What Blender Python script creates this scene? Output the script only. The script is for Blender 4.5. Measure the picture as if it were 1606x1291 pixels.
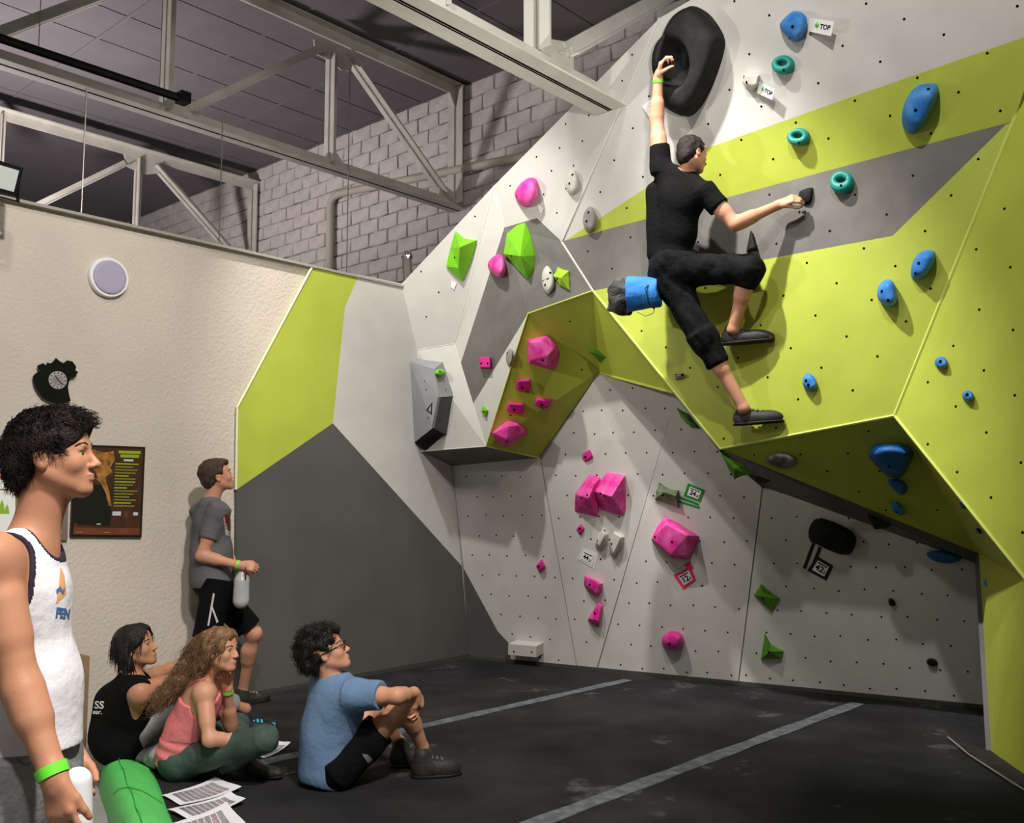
import bpy, bmesh, math, random
import numpy as np
from mathutils import Vector, Matrix

# ------------------------------------------------------------------ camera, light, exposure
scene = bpy.context.scene
for o in list(bpy.data.objects):
    bpy.data.objects.remove(o)
COL = scene.collection
F = 1500.0                      # focal length in pixels of the 1606 x 1291 frame
TH = math.atan(142.5 / F)       # camera tilts up a little
CAMZ = 1.52                     # height of the lens over the mats
cam_data = bpy.data.cameras.new('camera')
cam = bpy.data.objects.new('camera', cam_data)
COL.objects.link(cam)
cam.location = (0, 0, CAMZ)
cam.rotation_euler = (math.pi / 2 + TH, 0, 0)
cam_data.sensor_fit = 'HORIZONTAL'
cam_data.sensor_width = 36.0
cam_data.lens = 36.0 * F / 1606.0
cam_data.clip_end = 200
scene.camera = cam
scene.view_settings.view_transform = 'Standard'
scene.view_settings.look = 'None'
scene.view_settings.gamma = 1
scene.view_settings.use_curve_mapping = False
scene.view_settings.exposure = 0.0

world = bpy.data.worlds.new('hall_ambient')
scene.world = world
world.use_nodes = True
world.node_tree.nodes['Background'].inputs[0].default_value = (1.0, 0.97, 0.94, 1)
world.node_tree.nodes['Background'].inputs[1].default_value = 0.16


def flood(name, loc, target, power, size_deg=110, radius=0.12, color=(1, 0.96, 0.9), blend=0.6):
    l = bpy.data.lights.new(name, 'SPOT')
    l.energy = power
    l.spot_size = math.radians(size_deg)
    l.spot_blend = blend
    l.shadow_soft_size = radius
    l.color = color
    o = bpy.data.objects.new(name, l)
    COL.objects.link(o)
    o.location = loc
    d = Vector(target) - Vector(loc)
    o.rotation_euler = d.to_track_quat('-Z', 'Y').to_euler()
    return o


# floodlights of the hall, plus unseen fill lamps added to lift dark areas
flood('floodlight_key', (0.2, 5.5, 6.3), (1.9, 7.0, 2.0), 1350, 48, 0.06, blend=0.9)
flood('floodlight_right', (0.8, 3.2, 6.4), (2.5, 6.2, 4.0), 420, 66, 0.08, blend=0.6)
flood('floodlight_left', (-1.2, 6.0, 6.35), (-0.5, 8.9, 1.7), 720, 60, 0.08, (1, 0.96, 0.9), 0.6)
flood('floodlight_wide', (-1.4, 3.2, 6.45), (-0.9, 8.0, 2.6), 220, 100, 0.15, (1, 0.95, 0.88))
flood('floodlight_side', (1.2, 0.8, 6.3), (-2.6, 4.8, 0.9), 1750, 67, 0.2, (1, 0.94, 0.88), 0.5)
flood('fill_light_camera_side', (0.3, -0.6, 6.2), (-1.6, 3.4, 0.6), 850, 50, 0.2, (1, 0.95, 0.9), 0.6)  # unseen fill behind the camera, added to brighten the near man
flood('fill_light_ceiling', (-6.2, 10.2, 4.0), (-5.6, 10.8, 7.0), 720, 165, 0.3, (1, 0.93, 0.93))  # unseen uplight beyond the left wall, added to lighten ceiling and blocks
flood('floodlight_wall_top', (-3.0, 5.85, 3.62), (0.6, 8.2, 4.2), 200, 76, 0.06, (1, 0.96, 0.9), 0.6)
flood('fill_light_beam', (0.9, 3.6, 3.6), (-0.1, 6.8, 5.0), 260, 60, 0.1, (1, 0.96, 0.9), 0.7)  # lamp added in mid air to brighten the near beam's underside

# ------------------------------------------------------------------ camera geometry: where a seen point stands in the room
R_ = np.array([1.0, 0, 0])
FW = np.array([0, math.cos(TH), math.sin(TH)])
UPV = np.array([0, -math.sin(TH), math.cos(TH)])
C0 = np.array([0, 0, CAMZ])
rnd = random.Random(7)


def ray(u, v):
    return R_ * (u - 803) / F + UPV * (645.5 - v) / F + FW


def P(u, v, d):
    r = ray(u, v)
    return C0 + r * (d / r[1])


def onfloor(u, v, z=0.0):
    r = ray(u, v)
    return C0 + r * ((z - CAMZ) / r[2])


def plane(a, b, c):
    n = np.cross(b - a, c - a)
    n = n / np.linalg.norm(n)
    if np.dot(n, C0 - a) < 0:
        n = -n
    return (np.array(a), n)


def on(pl, u, v, h=0.0):
    r = ray(u, v)
    a, n = pl
    a = a + n * h
    return C0 + r * (np.dot(a - C0, n) / np.dot(r, n))


def nrm(v):
    v = np.array(v, float)
    return v / (np.linalg.norm(v) + 1e-12)


# ------------------------------------------------------------------ materials
MATS = {}


def srgb(r, g, b):
    def f(c):
        c = c / 255.0
        return c / 12.92 if c <= 0.04045 else ((c + 0.055) / 1.055) ** 2.4
    return (f(r), f(g), f(b), 1)


def mat(name, rgb, rough=0.6, spec=0.4, noise=None, bump=None, metal=0.0, trans=0.0, sss=0.0, emit=None, sheen=0.0):
    """noise=(scale, amount[, rgb2, detail]) mottles the colour; bump=(scale, strength[, detail]) is fine relief"""
    if name in MATS:
        return MATS[name]
    m = bpy.data.materials.new(name)
    m.use_nodes = True
    nt = m.node_tree
    b = nt.nodes['Principled BSDF']
    c = srgb(*rgb)
    b.inputs['Base Color'].default_value = c
    b.inputs['Roughness'].default_value = rough
    b.inputs['Specular IOR Level'].default_value = spec
    b.inputs['Metallic'].default_value = metal
    if trans:
        b.inputs['Transmission Weight'].default_value = trans
    if sss:
        b.inputs['Subsurface Weight'].default_value = sss
        b.inputs['Subsurface Radius'].default_value = (0.02, 0.008, 0.004)
    if sheen:
        b.inputs['Sheen Weight'].default_value = sheen
    if emit:
        b.inputs['Emission Color'].default_value = srgb(*emit[0])
        b.inputs['Emission Strength'].default_value = emit[1]
    tc = nt.nodes.new('ShaderNodeTexCoord')
    if noise:
        n = nt.nodes.new('ShaderNodeTexNoise')
        n.inputs['Scale'].default_value = noise[0]
        n.inputs['Detail'].default_value = noise[3] if len(noise) > 3 else 4
        nt.links.new(tc.outputs['Object'], n.inputs['Vector'])
        ramp = nt.nodes.new('ShaderNodeValToRGB')
        ramp.color_ramp.elements[0].position = 0.38
        ramp.color_ramp.elements[1].position = 0.68
        a = noise[1]
        c2 = srgb(*noise[2]) if len(noise) > 2 and noise[2] else tuple(min(1, x * (1 + a)) for x in c[:3]) + (1,)
        c1 = c if (len(noise) > 2 and noise[2]) else tuple(x * (1 - a) for x in c[:3]) + (1,)
        ramp.color_ramp.elements[0].color = c1
        ramp.color_ramp.elements[1].color = c2
        nt.links.new(n.outputs['Fac'], ramp.inputs['Fac'])
        nt.links.new(ramp.outputs['Color'], b.inputs['Base Color'])
    if bump:
        n2 = nt.nodes.new('ShaderNodeTexNoise')
        n2.inputs['Scale'].default_value = bump[0]
        n2.inputs['Detail'].default_value = bump[2] if len(bump) > 2 else 3
        nt.links.new(tc.outputs['Object'], n2.inputs['Vector'])
        bp = nt.nodes.new('ShaderNodeBump')
        bp.inputs['Strength'].default_value = bump[1]
        bp.inputs['Distance'].default_value = 0.01
        nt.links.new(n2.outputs['Fac'], bp.inputs['Height'])
        nt.links.new(bp.outputs['Normal'], b.inputs['Normal'])
    MATS[name] = m
    return m


# ------------------------------------------------------------------ mesh helpers
def link(o, parent=None):
    COL.objects.link(o)
    if parent is not None:
        o.parent = parent
        o.matrix_parent_inverse = Matrix.Translation(parent.location).inverted()
    return o


def empty(name, loc):
    o = bpy.data.objects.new(name, None)
    o.empty_display_size = 0.1
    o.location = tuple(float(x) for x in loc)
    COL.objects.link(o)
    return o


def tag(o, label=None, cat=None, group=None, kind=None):
    if label:
        o['label'] = label
    if cat:
        o['category'] = cat
    if group:
        o['group'] = group
    if kind:
        o['kind'] = kind
    return o


def mesh_obj(name, verts, faces, mats, parent=None, smooth=False, midx=None, recenter=True):
    me = bpy.data.meshes.new(name)
    verts = np.array(verts, float).reshape(-1, 3)
    loc = np.zeros(3)
    if recenter and len(verts):
        loc = np.array([(verts[:, 0].min() + verts[:, 0].max()) / 2, (verts[:, 1].min() + verts[:, 1].max()) / 2, verts[:, 2].min()])
    me.from_pydata([tuple(v) for v in (verts - loc)], [], [tuple(int(i) for i in f) for f in faces])
    if not isinstance(mats, (list, tuple)):
        mats = [mats]
    for m in mats:
        me.materials.append(m)
    if midx is not None:
        me.polygons.foreach_set('material_index', list(midx))
    if smooth:
        me.polygons.foreach_set('use_smooth', [True] * len(me.polygons))
    me.update()
    o = bpy.data.objects.new(name, me)
    o.location = loc
    return link(o, parent)


class MB:
    """collects simple solids that become one mesh"""

    def __init__(self):
        self.v = []
        self.f = []
        self.m = []

    def add(self, v, f, mi=0):
        k = len(self.v)
        self.v += [tuple(float(c) for c in p) for p in v]
        self.f += [tuple(i + k for i in q) for q in f]
        self.m += [mi] * len(f)

    def frame_box(self, c, ax, ay, az, sx, sy, sz, mi=0):
        c = np.array(c, float)
        ax, ay, az = nrm(ax), nrm(ay), nrm(az)
        v = []
        for k in (-1, 1):
            for j in (-1, 1):
                for i in (-1, 1):
                    v.append(c + ax * i * sx / 2 + ay * j * sy / 2 + az * k * sz / 2)
        self.add(v, [(0, 2, 3, 1), (4, 5, 7, 6), (0, 1, 5, 4), (2, 6, 7, 3), (0, 4, 6, 2), (1, 3, 7, 5)], mi)

    def bar(self, a, b, side, w, t, mi=0):
        """a bar from a to b; w is measured along side, t across it"""
        a = np.array(a, float)
        b = np.array(b, float)
        d = nrm(b - a)
        s = np.array(side, float)
        s = nrm(s - d * np.dot(s, d))
        q = np.cross(d, s)
        self.frame_box((a + b) / 2, d, s, q, np.linalg.norm(b - a), w, t, mi)

    def tube(self, pts, r, n=10, mi=0, cap=True):
        pts = [np.array(p, float) for p in pts]
        rs = r if isinstance(r, (list, tuple)) else [r] * len(pts)
        prev = None
        rings = []
        for i, p in enumerate(pts):
            d = nrm((pts[min(i + 1, len(pts) - 1)]) - (pts[max(i - 1, 0)]))
            if prev is None:
                s = np.cross(d, [0, 0, 1.0])
                if np.linalg.norm(s) < 1e-3:
                    s = np.cross(d, [1.0, 0, 0])
            else:
                s = prev - d * np.dot(prev, d)
            s = nrm(s)
            prev = s
            q = np.cross(d, s)
            rings.append([p + rs[i] * (s * math.cos(2 * math.pi * k / n) + q * math.sin(2 * math.pi * k / n)) for k in range(n)])
        v = [x for rr in rings for x in rr]
        f = []
        for i in range(len(rings) - 1):
            for k in range(n):
                a = i * n + k
                b = i * n + (k + 1) % n
                f.append((a, b, b + n, a + n))
        if cap:
            f.append(tuple(range(n - 1, -1, -1)))
            f.append(tuple(range((len(rings) - 1) * n, len(rings) * n)))
        self.add(v, f, mi)

    def slab(self, pts, n, t, mi=0, top=True):
        """polygon (any points round its edge) with thickness t against its normal n"""
        pts = [np.array(p, float) for p in pts]
        k = len(pts)
        n = nrm(n)
        # make the winding agree with n
        area = sum((np.cross(pts[i] - pts[0], pts[(i + 1) % k] - pts[0]) for i in range(1, k - 1)), np.zeros(3))
        if np.dot(area, n) < 0:
            pts = pts[::-1]
        v = pts + [p - n * t for p in pts]
        f = [tuple(range(k)), tuple(range(2 * k - 1, k - 1, -1))]
        for i in range(k):
            j = (i + 1) % k
            f.append((i, i + k, j + k, j))
        self.add(v, f, mi)

    def disc(self, c, n, r, seg=10, mi=0, h=0.0):
        n = nrm(n)
        s = np.cross(n, [0, 0, 1.0])
        if np.linalg.norm(s) < 1e-3:
            s = np.array([1.0, 0, 0])
        s = nrm(s)
        q = np.cross(n, s)
        ring = [np.array(c) + r * (s * math.cos(2 * math.pi * k / seg) + q * math.sin(2 * math.pi * k / seg)) for k in range(seg)]
        if h <= 0:
            self.add(ring, [tuple(range(seg))], mi)
        else:
            self.add(ring + [p + n * h for p in ring],
                     [tuple(range(seg - 1, -1, -1)), tuple(range(seg, 2 * seg))] + [(k, (k + 1) % seg, (k + 1) % seg + seg, k + seg) for k in range(seg)], mi)

    def build(self, name, mats, parent=None, smooth=False):
        return mesh_obj(name, self.v, self.f, mats, parent, smooth, self.m)


def text_mesh(name, s, origin, xdir, ydir, size, m, parent=None, align='CENTER', bold=0.0, depth=0.0006):
    """flat lettering: origin is the middle of the line, xdir reads on, ydir is up"""
    cu = bpy.data.curves.new(name, 'FONT')
    cu.body = s
    cu.size = size
    cu.align_x = align
    cu.align_y = 'CENTER'
    cu.offset = bold
    cu.extrude = depth
    cu.resolution_u = 3
    tmp = bpy.data.objects.new('tmp_text', cu)
    COL.objects.link(tmp)
    dg = bpy.context.evaluated_depsgraph_get()
    me = bpy.data.meshes.new_from_object(tmp.evaluated_get(dg))
    bpy.data.objects.remove(tmp)
    bpy.data.curves.remove(cu)
    me.materials.clear()
    me.materials.append(m)
    x = nrm(xdir)
    y = np.array(ydir, float)
    y = nrm(y - x * np.dot(x, y))
    z = np.cross(x, y)
    n = len(me.vertices)
    co = np.empty(n * 3)
    me.vertices.foreach_get('co', co)
    co = co.reshape(-1, 3)
    w = co[:, :1] * x + co[:, 1:2] * y + co[:, 2:3] * z
    me.vertices.foreach_set('co', w.ravel())
    me.update()
    me.name = name
    o = bpy.data.objects.new(name, me)
    o.location = tuple(float(c) for c in origin)
    return link(o, parent)

# ------------------------------------------------------------------ materials of the hall
M_STUCCO = mat('stucco_beige', (206, 196, 184), 0.85, 0.2, (1.2, 0.05), (38, 0.7, 5))
M_GREY = mat('paint_light_grey', (203, 201, 196), 0.6, 0.3, (3.0, 0.05), (220, 0.12))
M_GREY2 = mat('paint_mid_grey', (110, 108, 104), 0.6, 0.3, (5.0, 0.10), (220, 0.12))
M_DARK = mat('paint_dark_grey', (88, 87, 84), 0.55, 0.35, (2.5, 0.08), (220, 0.12))
M_LIME = mat('paint_lime', (178, 190, 70), 0.55, 0.35, (3.0, 0.05), (220, 0.12))
M_LIMEEDGE = mat('paint_lime_edge', (206, 220, 110), 0.5, 0.35)
M_GREYEDGE = mat('paint_grey_edge', (215, 213, 207), 0.5, 0.35)
M_HOLE = mat('bolt_hole_black', (10, 10, 10), 0.8, 0.1)
M_BACK = mat('plywood_backing', (150, 146, 138), 0.8, 0.2)
M_MAT = mat('black_mat_carpet', (29, 29, 31), 0.9, 0.2, (2.2, 0.0, (46, 46, 48), 8), (160, 0.5, 2))


def chalk_marks(m):
    """pale chalk scuffs with a shape of their own on the carpet"""
    nt = m.node_tree
    b = nt.nodes['Principled BSDF']
    src = b.inputs['Base Color'].links[0].from_socket
    tc = nt.nodes.new('ShaderNodeTexCoord')
    n = nt.nodes.new('ShaderNodeTexNoise')
    n.inputs['Scale'].default_value = 1.7
    n.inputs['Detail'].default_value = 9
    n.inputs['Roughness'].default_value = 0.68
    nt.links.new(tc.outputs['Object'], n.inputs['Vector'])
    r = nt.nodes.new('ShaderNodeValToRGB')
    r.color_ramp.elements[0].position = 0.60
    r.color_ramp.elements[1].position = 0.80
    r.color_ramp.elements[0].color = (0, 0, 0, 1)
    r.color_ramp.elements[1].color = (0.6, 0.6, 0.6, 1)
    nt.links.new(n.outputs['Fac'], r.inputs['Fac'])
    mx = nt.nodes.new('ShaderNodeMixRGB')
    nt.links.new(r.outputs['Color'], mx.inputs['Fac'])
    nt.links.new(src, mx.inputs['Color1'])
    mx.inputs['Color2'].default_value = srgb(150, 150, 150)
    nt.links.new(mx.outputs['Color'], b.inputs['Base Color'])


chalk_marks(M_MAT)
M_TAPE = mat('grey_seam_tape', (82, 86, 90), 0.8, 0.2, (14, 0.0, (112, 115, 118), 6), (90, 0.3))
M_CONC = mat('grey_concrete', (150, 150, 148), 0.7, 0.3, (3, 0.12))
M_BRICK = mat('white_painted_block', (196, 188, 184), 0.85, 0.2, (6, 0.07), (30, 0.8, 6))
M_MORTAR = mat('grey_mortar', (92, 86, 83), 0.95, 0.1, (5, 0.0, (186, 178, 174), 6), (40, 0.8))
M_STEEL = mat('grey_painted_steel', (224, 222, 214), 0.5, 0.4, (3, 0.06))
M_STEELD = mat('weathered_steel', (196, 191, 181), 0.55, 0.4, (4, 0.1))
M_CEIL = mat('dark_ceiling_board', (108, 102, 106), 0.9, 0.2, (2, 0.06), (60, 0.2))
M_CEILRIB = mat('pale_ceiling_batten', (176, 168, 166), 0.7, 0.3)
M_CEILDARK = mat('ceiling_joint', (48, 46, 50), 0.9, 0.2)
M_BLACK = mat('black_plastic', (18, 18, 20), 0.45, 0.4)
M_WHITE = mat('white_plastic', (238, 238, 240), 0.5, 0.4)

# ------------------------------------------------------------------ planes of the room
L0 = onfloor(735, 1032)
D1 = nrm([1342, 1507, 0])                       # along the left wall and the roof trusses, away from the camera
NL = np.array([D1[1], -D1[0], 0])               # out of the left wall into the room
Z = np.array([0, 0, 1.0])
LW = plane(L0, L0 - D1, L0 + Z)
WALLTOP = float(on(LW, 490, 418)[2])
FL3 = onfloor(1549, 1112)
BP = plane(L0, FL3, on(LW, 709, 731))           # the lower climbing wall, leaning out a little

# ------------------------------------------------------------------ floor
LOW = -0.12
mb = MB()
mb.slab([(-16, -3, LOW), (7, -3, LOW), (7, 20, LOW), (-16, 20, LOW)], Z, 0.1)
floor = mb.build('floor', M_CONC)
tag(floor, 'grey concrete floor below the edge of the mats', kind='structure')

pa = onfloor(234, 1197)
pb = onfloor(270, 1291)
ed = nrm(pb - pa)
tt = np.dot(pa - L0, NL) / -np.dot(ed, NL)
wallhit = pa + ed * tt
mb = MB()
mat_poly = [wallhit + np.array([0.0, 0, 0]), pa, pb, pa + ed * 8.0, np.array([6.5, -1.4, 0]), np.array([6.5, 6.0, 0]), FL3 + np.array([0.6, 0.2, 0]), L0 + D1 * 0.3]
mb.slab(mat_poly, Z, 0.118)
floor_mat = mb.build('floor_mat', M_MAT)
tag(floor_mat, 'black carpet topped landing mats covering the bouldering floor', kind='structure')


def tape(a, b, w, name='seam_tape'):
    a = onfloor(*a)
    b = onfloor(*b)
    d = nrm(b - a)
    s = np.array([-d[1], d[0], 0])
    n = 14
    m = MB()
    for i in range(n):
        p = a + (b - a) * i / n
        q = a + (b - a) * (i + 1) / n
        w0 = w * (1 + 0.12 * math.sin(i * 2.1))
        w1 = w * (1 + 0.12 * math.sin((i + 1) * 2.1))
        m.slab([p + s * w0 / 2, p - s * w0 / 2, q - s * w1 / 2, q + s * w1 / 2], Z, 0.004)
    m.v = [(x, y, z + 0.005) for x, y, z in m.v]
    return m.build(name, M_TAPE, floor_mat)


tape((395, 1200), (985, 1067), 0.10)
tape((800, 1307), (1345, 1104), 0.11)
mb = MB()
mb.slab([onfloor(1487, 1160), onfloor(1556, 1180), onfloor(1640, 1240), onfloor(1640, 1262), onfloor(1588, 1232)], Z, 0.014)
mb.v = [(x, y, z + 0.014) for x, y, z in mb.v]
es = mb.build('edge_flap', mat('black_rubber_flap', (46, 44, 42), 0.8, 0.3, (20, 0.3), (60, 0.6)), floor_mat)
tag(es, 'loose dark rubber flap at the foot of the lime wall')
mb = MB()
mb.tube([onfloor(1487, 1160) + Z * 0.014, onfloor(1520, 1188) + Z * 0.016, onfloor(1588, 1232) + Z * 0.014, onfloor(1640, 1264) + Z * 0.014], 0.006, 6)
mb.build('flap_edge', mat('pale_edge', (140, 136, 130), 0.7), floor_mat)

# ------------------------------------------------------------------ left wall: rough plaster, then smooth painted panels standing 3 cm proud
mb = MB()
s0 = L0 + D1 * 0.6 - NL * 0.035
s1 = L0 - D1 * 13.0 - NL * 0.035
mb.slab([s0 + Z * LOW, s1 + Z * LOW, s1 + Z * WALLTOP, s0 + Z * WALLTOP], NL, 0.22)
wall_left = mb.build('wall_left', M_STUCCO)
tag(wall_left, 'rough beige plaster wall below the roof trusses', kind='structure')


def lw(*pts):
    return [on(LW, u, v) for u, v in pts]


def painted(name, polys, parent, t=0.03):
    """polys: list of (points, material); each gets a slab facing the camera side"""
    m = MB()
    mats = []
    for pts, mt in polys:
        if mt not in mats:
            mats.append(mt)
        nn = plane(pts[0], pts[1], pts[2])[1]
        if len(pts) > 3:
            a = sum((np.cross(pts[i] - pts[0], pts[i + 1] - pts[0]) for i in range(1, len(pts) - 1)), np.zeros(3))
            nn = nrm(a)
            if np.dot(nn, C0 - pts[0]) < 0:
                nn = -nn
        m.slab(pts, nn, t, mats.index(mt))
    return m.build(name, mats, parent)


painted('wall_panel', [(lw((490, 418), (563, 431), (541, 482), (522, 664), (371, 768), (372, 639)), M_LIME)], wall_left)
painted('wall_panel', [(lw((522, 664), (371, 768), (369, 1098), (736, 1033), (726, 890)), M_DARK)], wall_left)
painted('wall_panel', [(lw((563, 431), (640, 447), (668, 560), (705, 700), (728, 892), (522, 664), (541, 482)), M_GREY)], wall_left)
mb = MB()
mb.tube(lw((490, 418), (372, 639), (370, 768)), 0.011, 6)
mb.build('panel_edge', mat('cream_edge', (226, 226, 190), 0.6), wall_left)
mb = MB()
a = L0 - D1 * 13.0 + Z * WALLTOP
b = L0 + D1 * 0.1 + Z * WALLTOP
mb.bar(a - NL * 0.03, b - NL * 0.03, Z, 0.02, 0.09)
tr = mb.build('trim_1', mat('trim_grey', (160, 155, 148), 0.7))
tag(tr, 'thin capping strip along the top of the plaster wall', kind='structure')
mb = MB()
a = on(LW, 371, 1098)
mb.bar(a + NL * 0.012 + Z * 0.02, L0 + NL * 0.012 + Z * 0.02, Z, 0.045, 0.02)
bb = mb.build('baseboard_left', mat('skirting_dark', (62, 61, 58), 0.8))
tag(bb, 'low dark skirting along the foot of the grey panels', kind='structure')

# ------------------------------------------------------------------ the climbing wall: facets meet at shared corners
KNEE_D = 8.34
V_ = {}
V_['L1'] = on(LW, 709, 731)
V_['L2'] = on(LW, 660, 708)
V_['L3'] = on(LW, 654, 549)
V_['L4'] = on(LW, 630, 445)
V_['p'] = P(762, 700, 8.62)
V_['q'] = P(713, 539, 8.90)
V_['h'] = on(BP, 845, 718)
V_['i'] = on(BP, 940, 583)
V_['A'] = P(1130, 704, 7.15)
V_['Bq'] = P(1403, 652, 6.35)


def tilted(a, b, deg):
    """plane through a and b leaning out towards the camera by deg"""
    hd = nrm([b[0] - a[0], b[1] - a[1], 0])
    nn = np.array([hd[1], -hd[0], 0])
    if np.dot(nn, C0 - a) < 0:
        nn = -nn
    up = Z * math.cos(math.radians(deg)) + nn * math.sin(math.radians(deg))
    return plane(a, b, a + up)


NP = tilted(V_['A'], V_['Bq'], 2)
V_['E'] = on(NP, 930, 456)
V_['D'] = on(NP, 881, 379)
V_['G'] = on(NP, 1590, 190)
MP = tilted(V_['D'], V_['G'], 17)
V_['T'] = on(MP, 1035, 28)
V_['T2'] = on(MP, 1090, -4)
V_['T3'] = on(MP, 1200, -60)
V_['T4'] = on(MP, 1640, -60)
V_['x'] = on(BP, 1535, 868, 0.06)
V_['r'] = P(1606, 905, 5.45)
RP = plane(V_['Bq'], V_['G'], V_['r'])
V_['r2'] = on(RP, 1700, 1022)
V_['Gt'] = on(RP, 1645, 40)
U1P = plane(V_['L4'], V_['L3'], V_['q'])
V_['a'] = P(775, 291, 8.32)
U5P = plane(V_['D'], V_['T'], V_['a'])
U1P = plane(V_['L4'], V_['a'], V_['q'])
V_['g'] = P(828, 492, 7.98)
V_['s'] = V_['q'] + (V_['p'] - V_['q']) * 0.2
V_['t'] = V_['q'] + (V_['p'] - V_['q']) * 0.6
_u3 = plane(V_['D'], V_['E'], V_['t'])
V_['g'] = P(828, 492, 8.15)
V_['b'] = on(U5P, 791, 357)
V_['c'] = on(U5P, 842, 342)
N_EDGE = V_['E'] + (V_['A'] - V_['E']) * 0.66
V_['e1'] = N_EDGE
V_['j'] = on(BP, 1085, 604)
V_['k'] = on(BP, 1200, 764)
V_['y'] = on(BP, 1540, 887)
WP = plane(V_['A'], V_['Bq'], V_['x'])
W2P = plane(V_['Bq'], V_['r'], V_['x'])
G1P = plane(V_['g'], V_['p'], V_['i'])
G2P = plane(V_['g'], V_['E'], V_['i'])
VP = plane(V_['q'], V_['p'], V_['L2'])
U3P = plane(V_['b'], V_['E'], V_['g'])
U3Q = plane(V_['b'], V_['g'], V_['t'])
U4P = plane(V_['t'], V_['g'], V_['p'])
U2P = plane(V_['a'], V_['q'], V_['b'])

wall_front = empty('wall_front', (float(L0[0]) + 1.8, float(L0[1]) - 1.0, 0))
tag(wall_front, 'faceted grey and lime plywood bouldering wall with overhangs', kind='structure')


def vv(s):
    return [V_[k] for k in s.split()]


def pxof(p):
    d = np.array(p) - C0
    z = d @ FW
    return (803 + F * (d @ R_) / z, 645.5 - F * (d @ UPV) / z)


def inside(pt, poly):
    x, y = pt
    c = False
    n = len(poly)
    for i in range(n):
        x1, y1 = poly[i]
        x2, y2 = poly[(i + 1) % n]
        if (y1 > y) != (y2 > y) and x < (x2 - x1) * (y - y1) / (y2 - y1) + x1:
            c = not c
    return c


def seg_dist(pt, poly):
    best = 1e9
    for i in range(len(poly)):
        a = np.array(poly[i])
        b = np.array(poly[(i + 1) % len(poly)])
        p = np.array(pt)
        t = max(0, min(1, np.dot(p - a, b - a) / (np.dot(b - a, b - a) + 1e-9)))
        best = min(best, np.linalg.norm(p - a - (b - a) * t))
    return best


def holes(pl, poly3, parent, dx=0.2, dy=0.2, r=0.0085, rot=0.0):
    """rows of small bolt holes across a panel"""
    a, n = pl
    s = nrm(np.cross(Z, n))
    q = np.cross(n, s)
    s, q = s * math.cos(rot) + q * math.sin(rot), -s * math.sin(rot) + q * math.cos(rot)
    pts2 = [((p - a) @ s, (p - a) @ q) for p in poly3]
    xs = [p[0] for p in pts2]
    ys = [p[1] for p in pts2]
    m = MB()
    j = 0
    y = min(ys) + 0.08
    while y < max(ys):
        x = min(xs) + 0.06 + (dx / 2 if j % 2 else 0)
        while x < max(xs):
            pp = (x + rnd.uniform(-.012, .012), y + rnd.uniform(-.012, .012))
            if inside(pp, pts2) and seg_dist(pp, pts2) > 0.05:
                m.disc(a + s * pp[0] + q * pp[1] + n * 0.0012, n, r, 8)
            x += dx
        y += dy
        j += 1
    if m.v:
        o = m.build('bolt_holes', M_HOLE, parent)
        o['kind'] = 'stuff'


def edge(pts, m, r=0.012):
    e = MB()
    e.tube(pts, r, 6)
    return e.build('panel_edge', m, wall_front)


def shrink(pts, d):
    c = sum(pts) / len(pts)
    out = []
    n = len(pts)
    for i in range(n):
        p = pts[i]
        e1 = nrm(pts[(i + 1) % n] - p)
        e0 = nrm(pts[i - 1] - p)
        b = nrm(e0 + e1)
        if np.dot(b, c - p) < 0:
            b = -b
        sn = max(0.3, math.sqrt(max(0, 1 - np.dot(e1, b) ** 2)))
        out.append(p + b * d / sn)
    return out


def bp(*pts):
    return [on(BP, u, v) for u, v in pts]


# lower wall: four big boards with open joints over a backing
back = MB()
bpoly = bp((736, 1034), (1580, 1115), (1580, 870), (1215, 640), (1060, 590), (940, 575), (845, 705), (700, 700))
back.slab([p - BP[1] * 0.012 for p in bpoly], BP[1], 0.05)
back.build('wall_backing', M_BACK, wall_front)
boards = [
    [((735, 1032), (800, 1037), (800, 1012), (780, 990), (727, 892)), ((800, 1037), (905, 1050), (848, 722), (845, 716), (709, 730), (727, 892), (780, 990), (800, 1012))],
    [((905, 1050), (935, 1054), (1062, 612), (1080, 603), (940, 582), (848, 722))],
    [((935, 1054), (1158, 1072), (1197, 755), (1205, 660), (1075, 604), (1062, 612))],
    [((1158, 1072), (1580, 1115), (1580, 880), (1215, 690), (1197, 755))],
]
for bi, polys in enumerate(boards):
    if bi == 0:
        o = painted('climbing_board', [(bp(*polys[0]), M_DARK), (shrink(bp(*polys[1]), 0.003), M_GREY)], wall_front)
    else:
        o = painted('climbing_board', [(shrink(bp(*polys[0]), 0.006), M_GREY)], wall_front)
    holes(BP, bp(*polys[-1]), wall_front, 0.2, 0.19)
mb = MB()
mb.bar(L0 + np.array([0, 0, 0.015]) + BP[1] * 0.01, FL3 + np.array([0, 0, 0.015]) + BP[1] * 0.01, Z, 0.03, 0.03)
mb.build('wall_foot_strip', mat('skirting_dark', (62, 61, 58)), wall_front)

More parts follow.
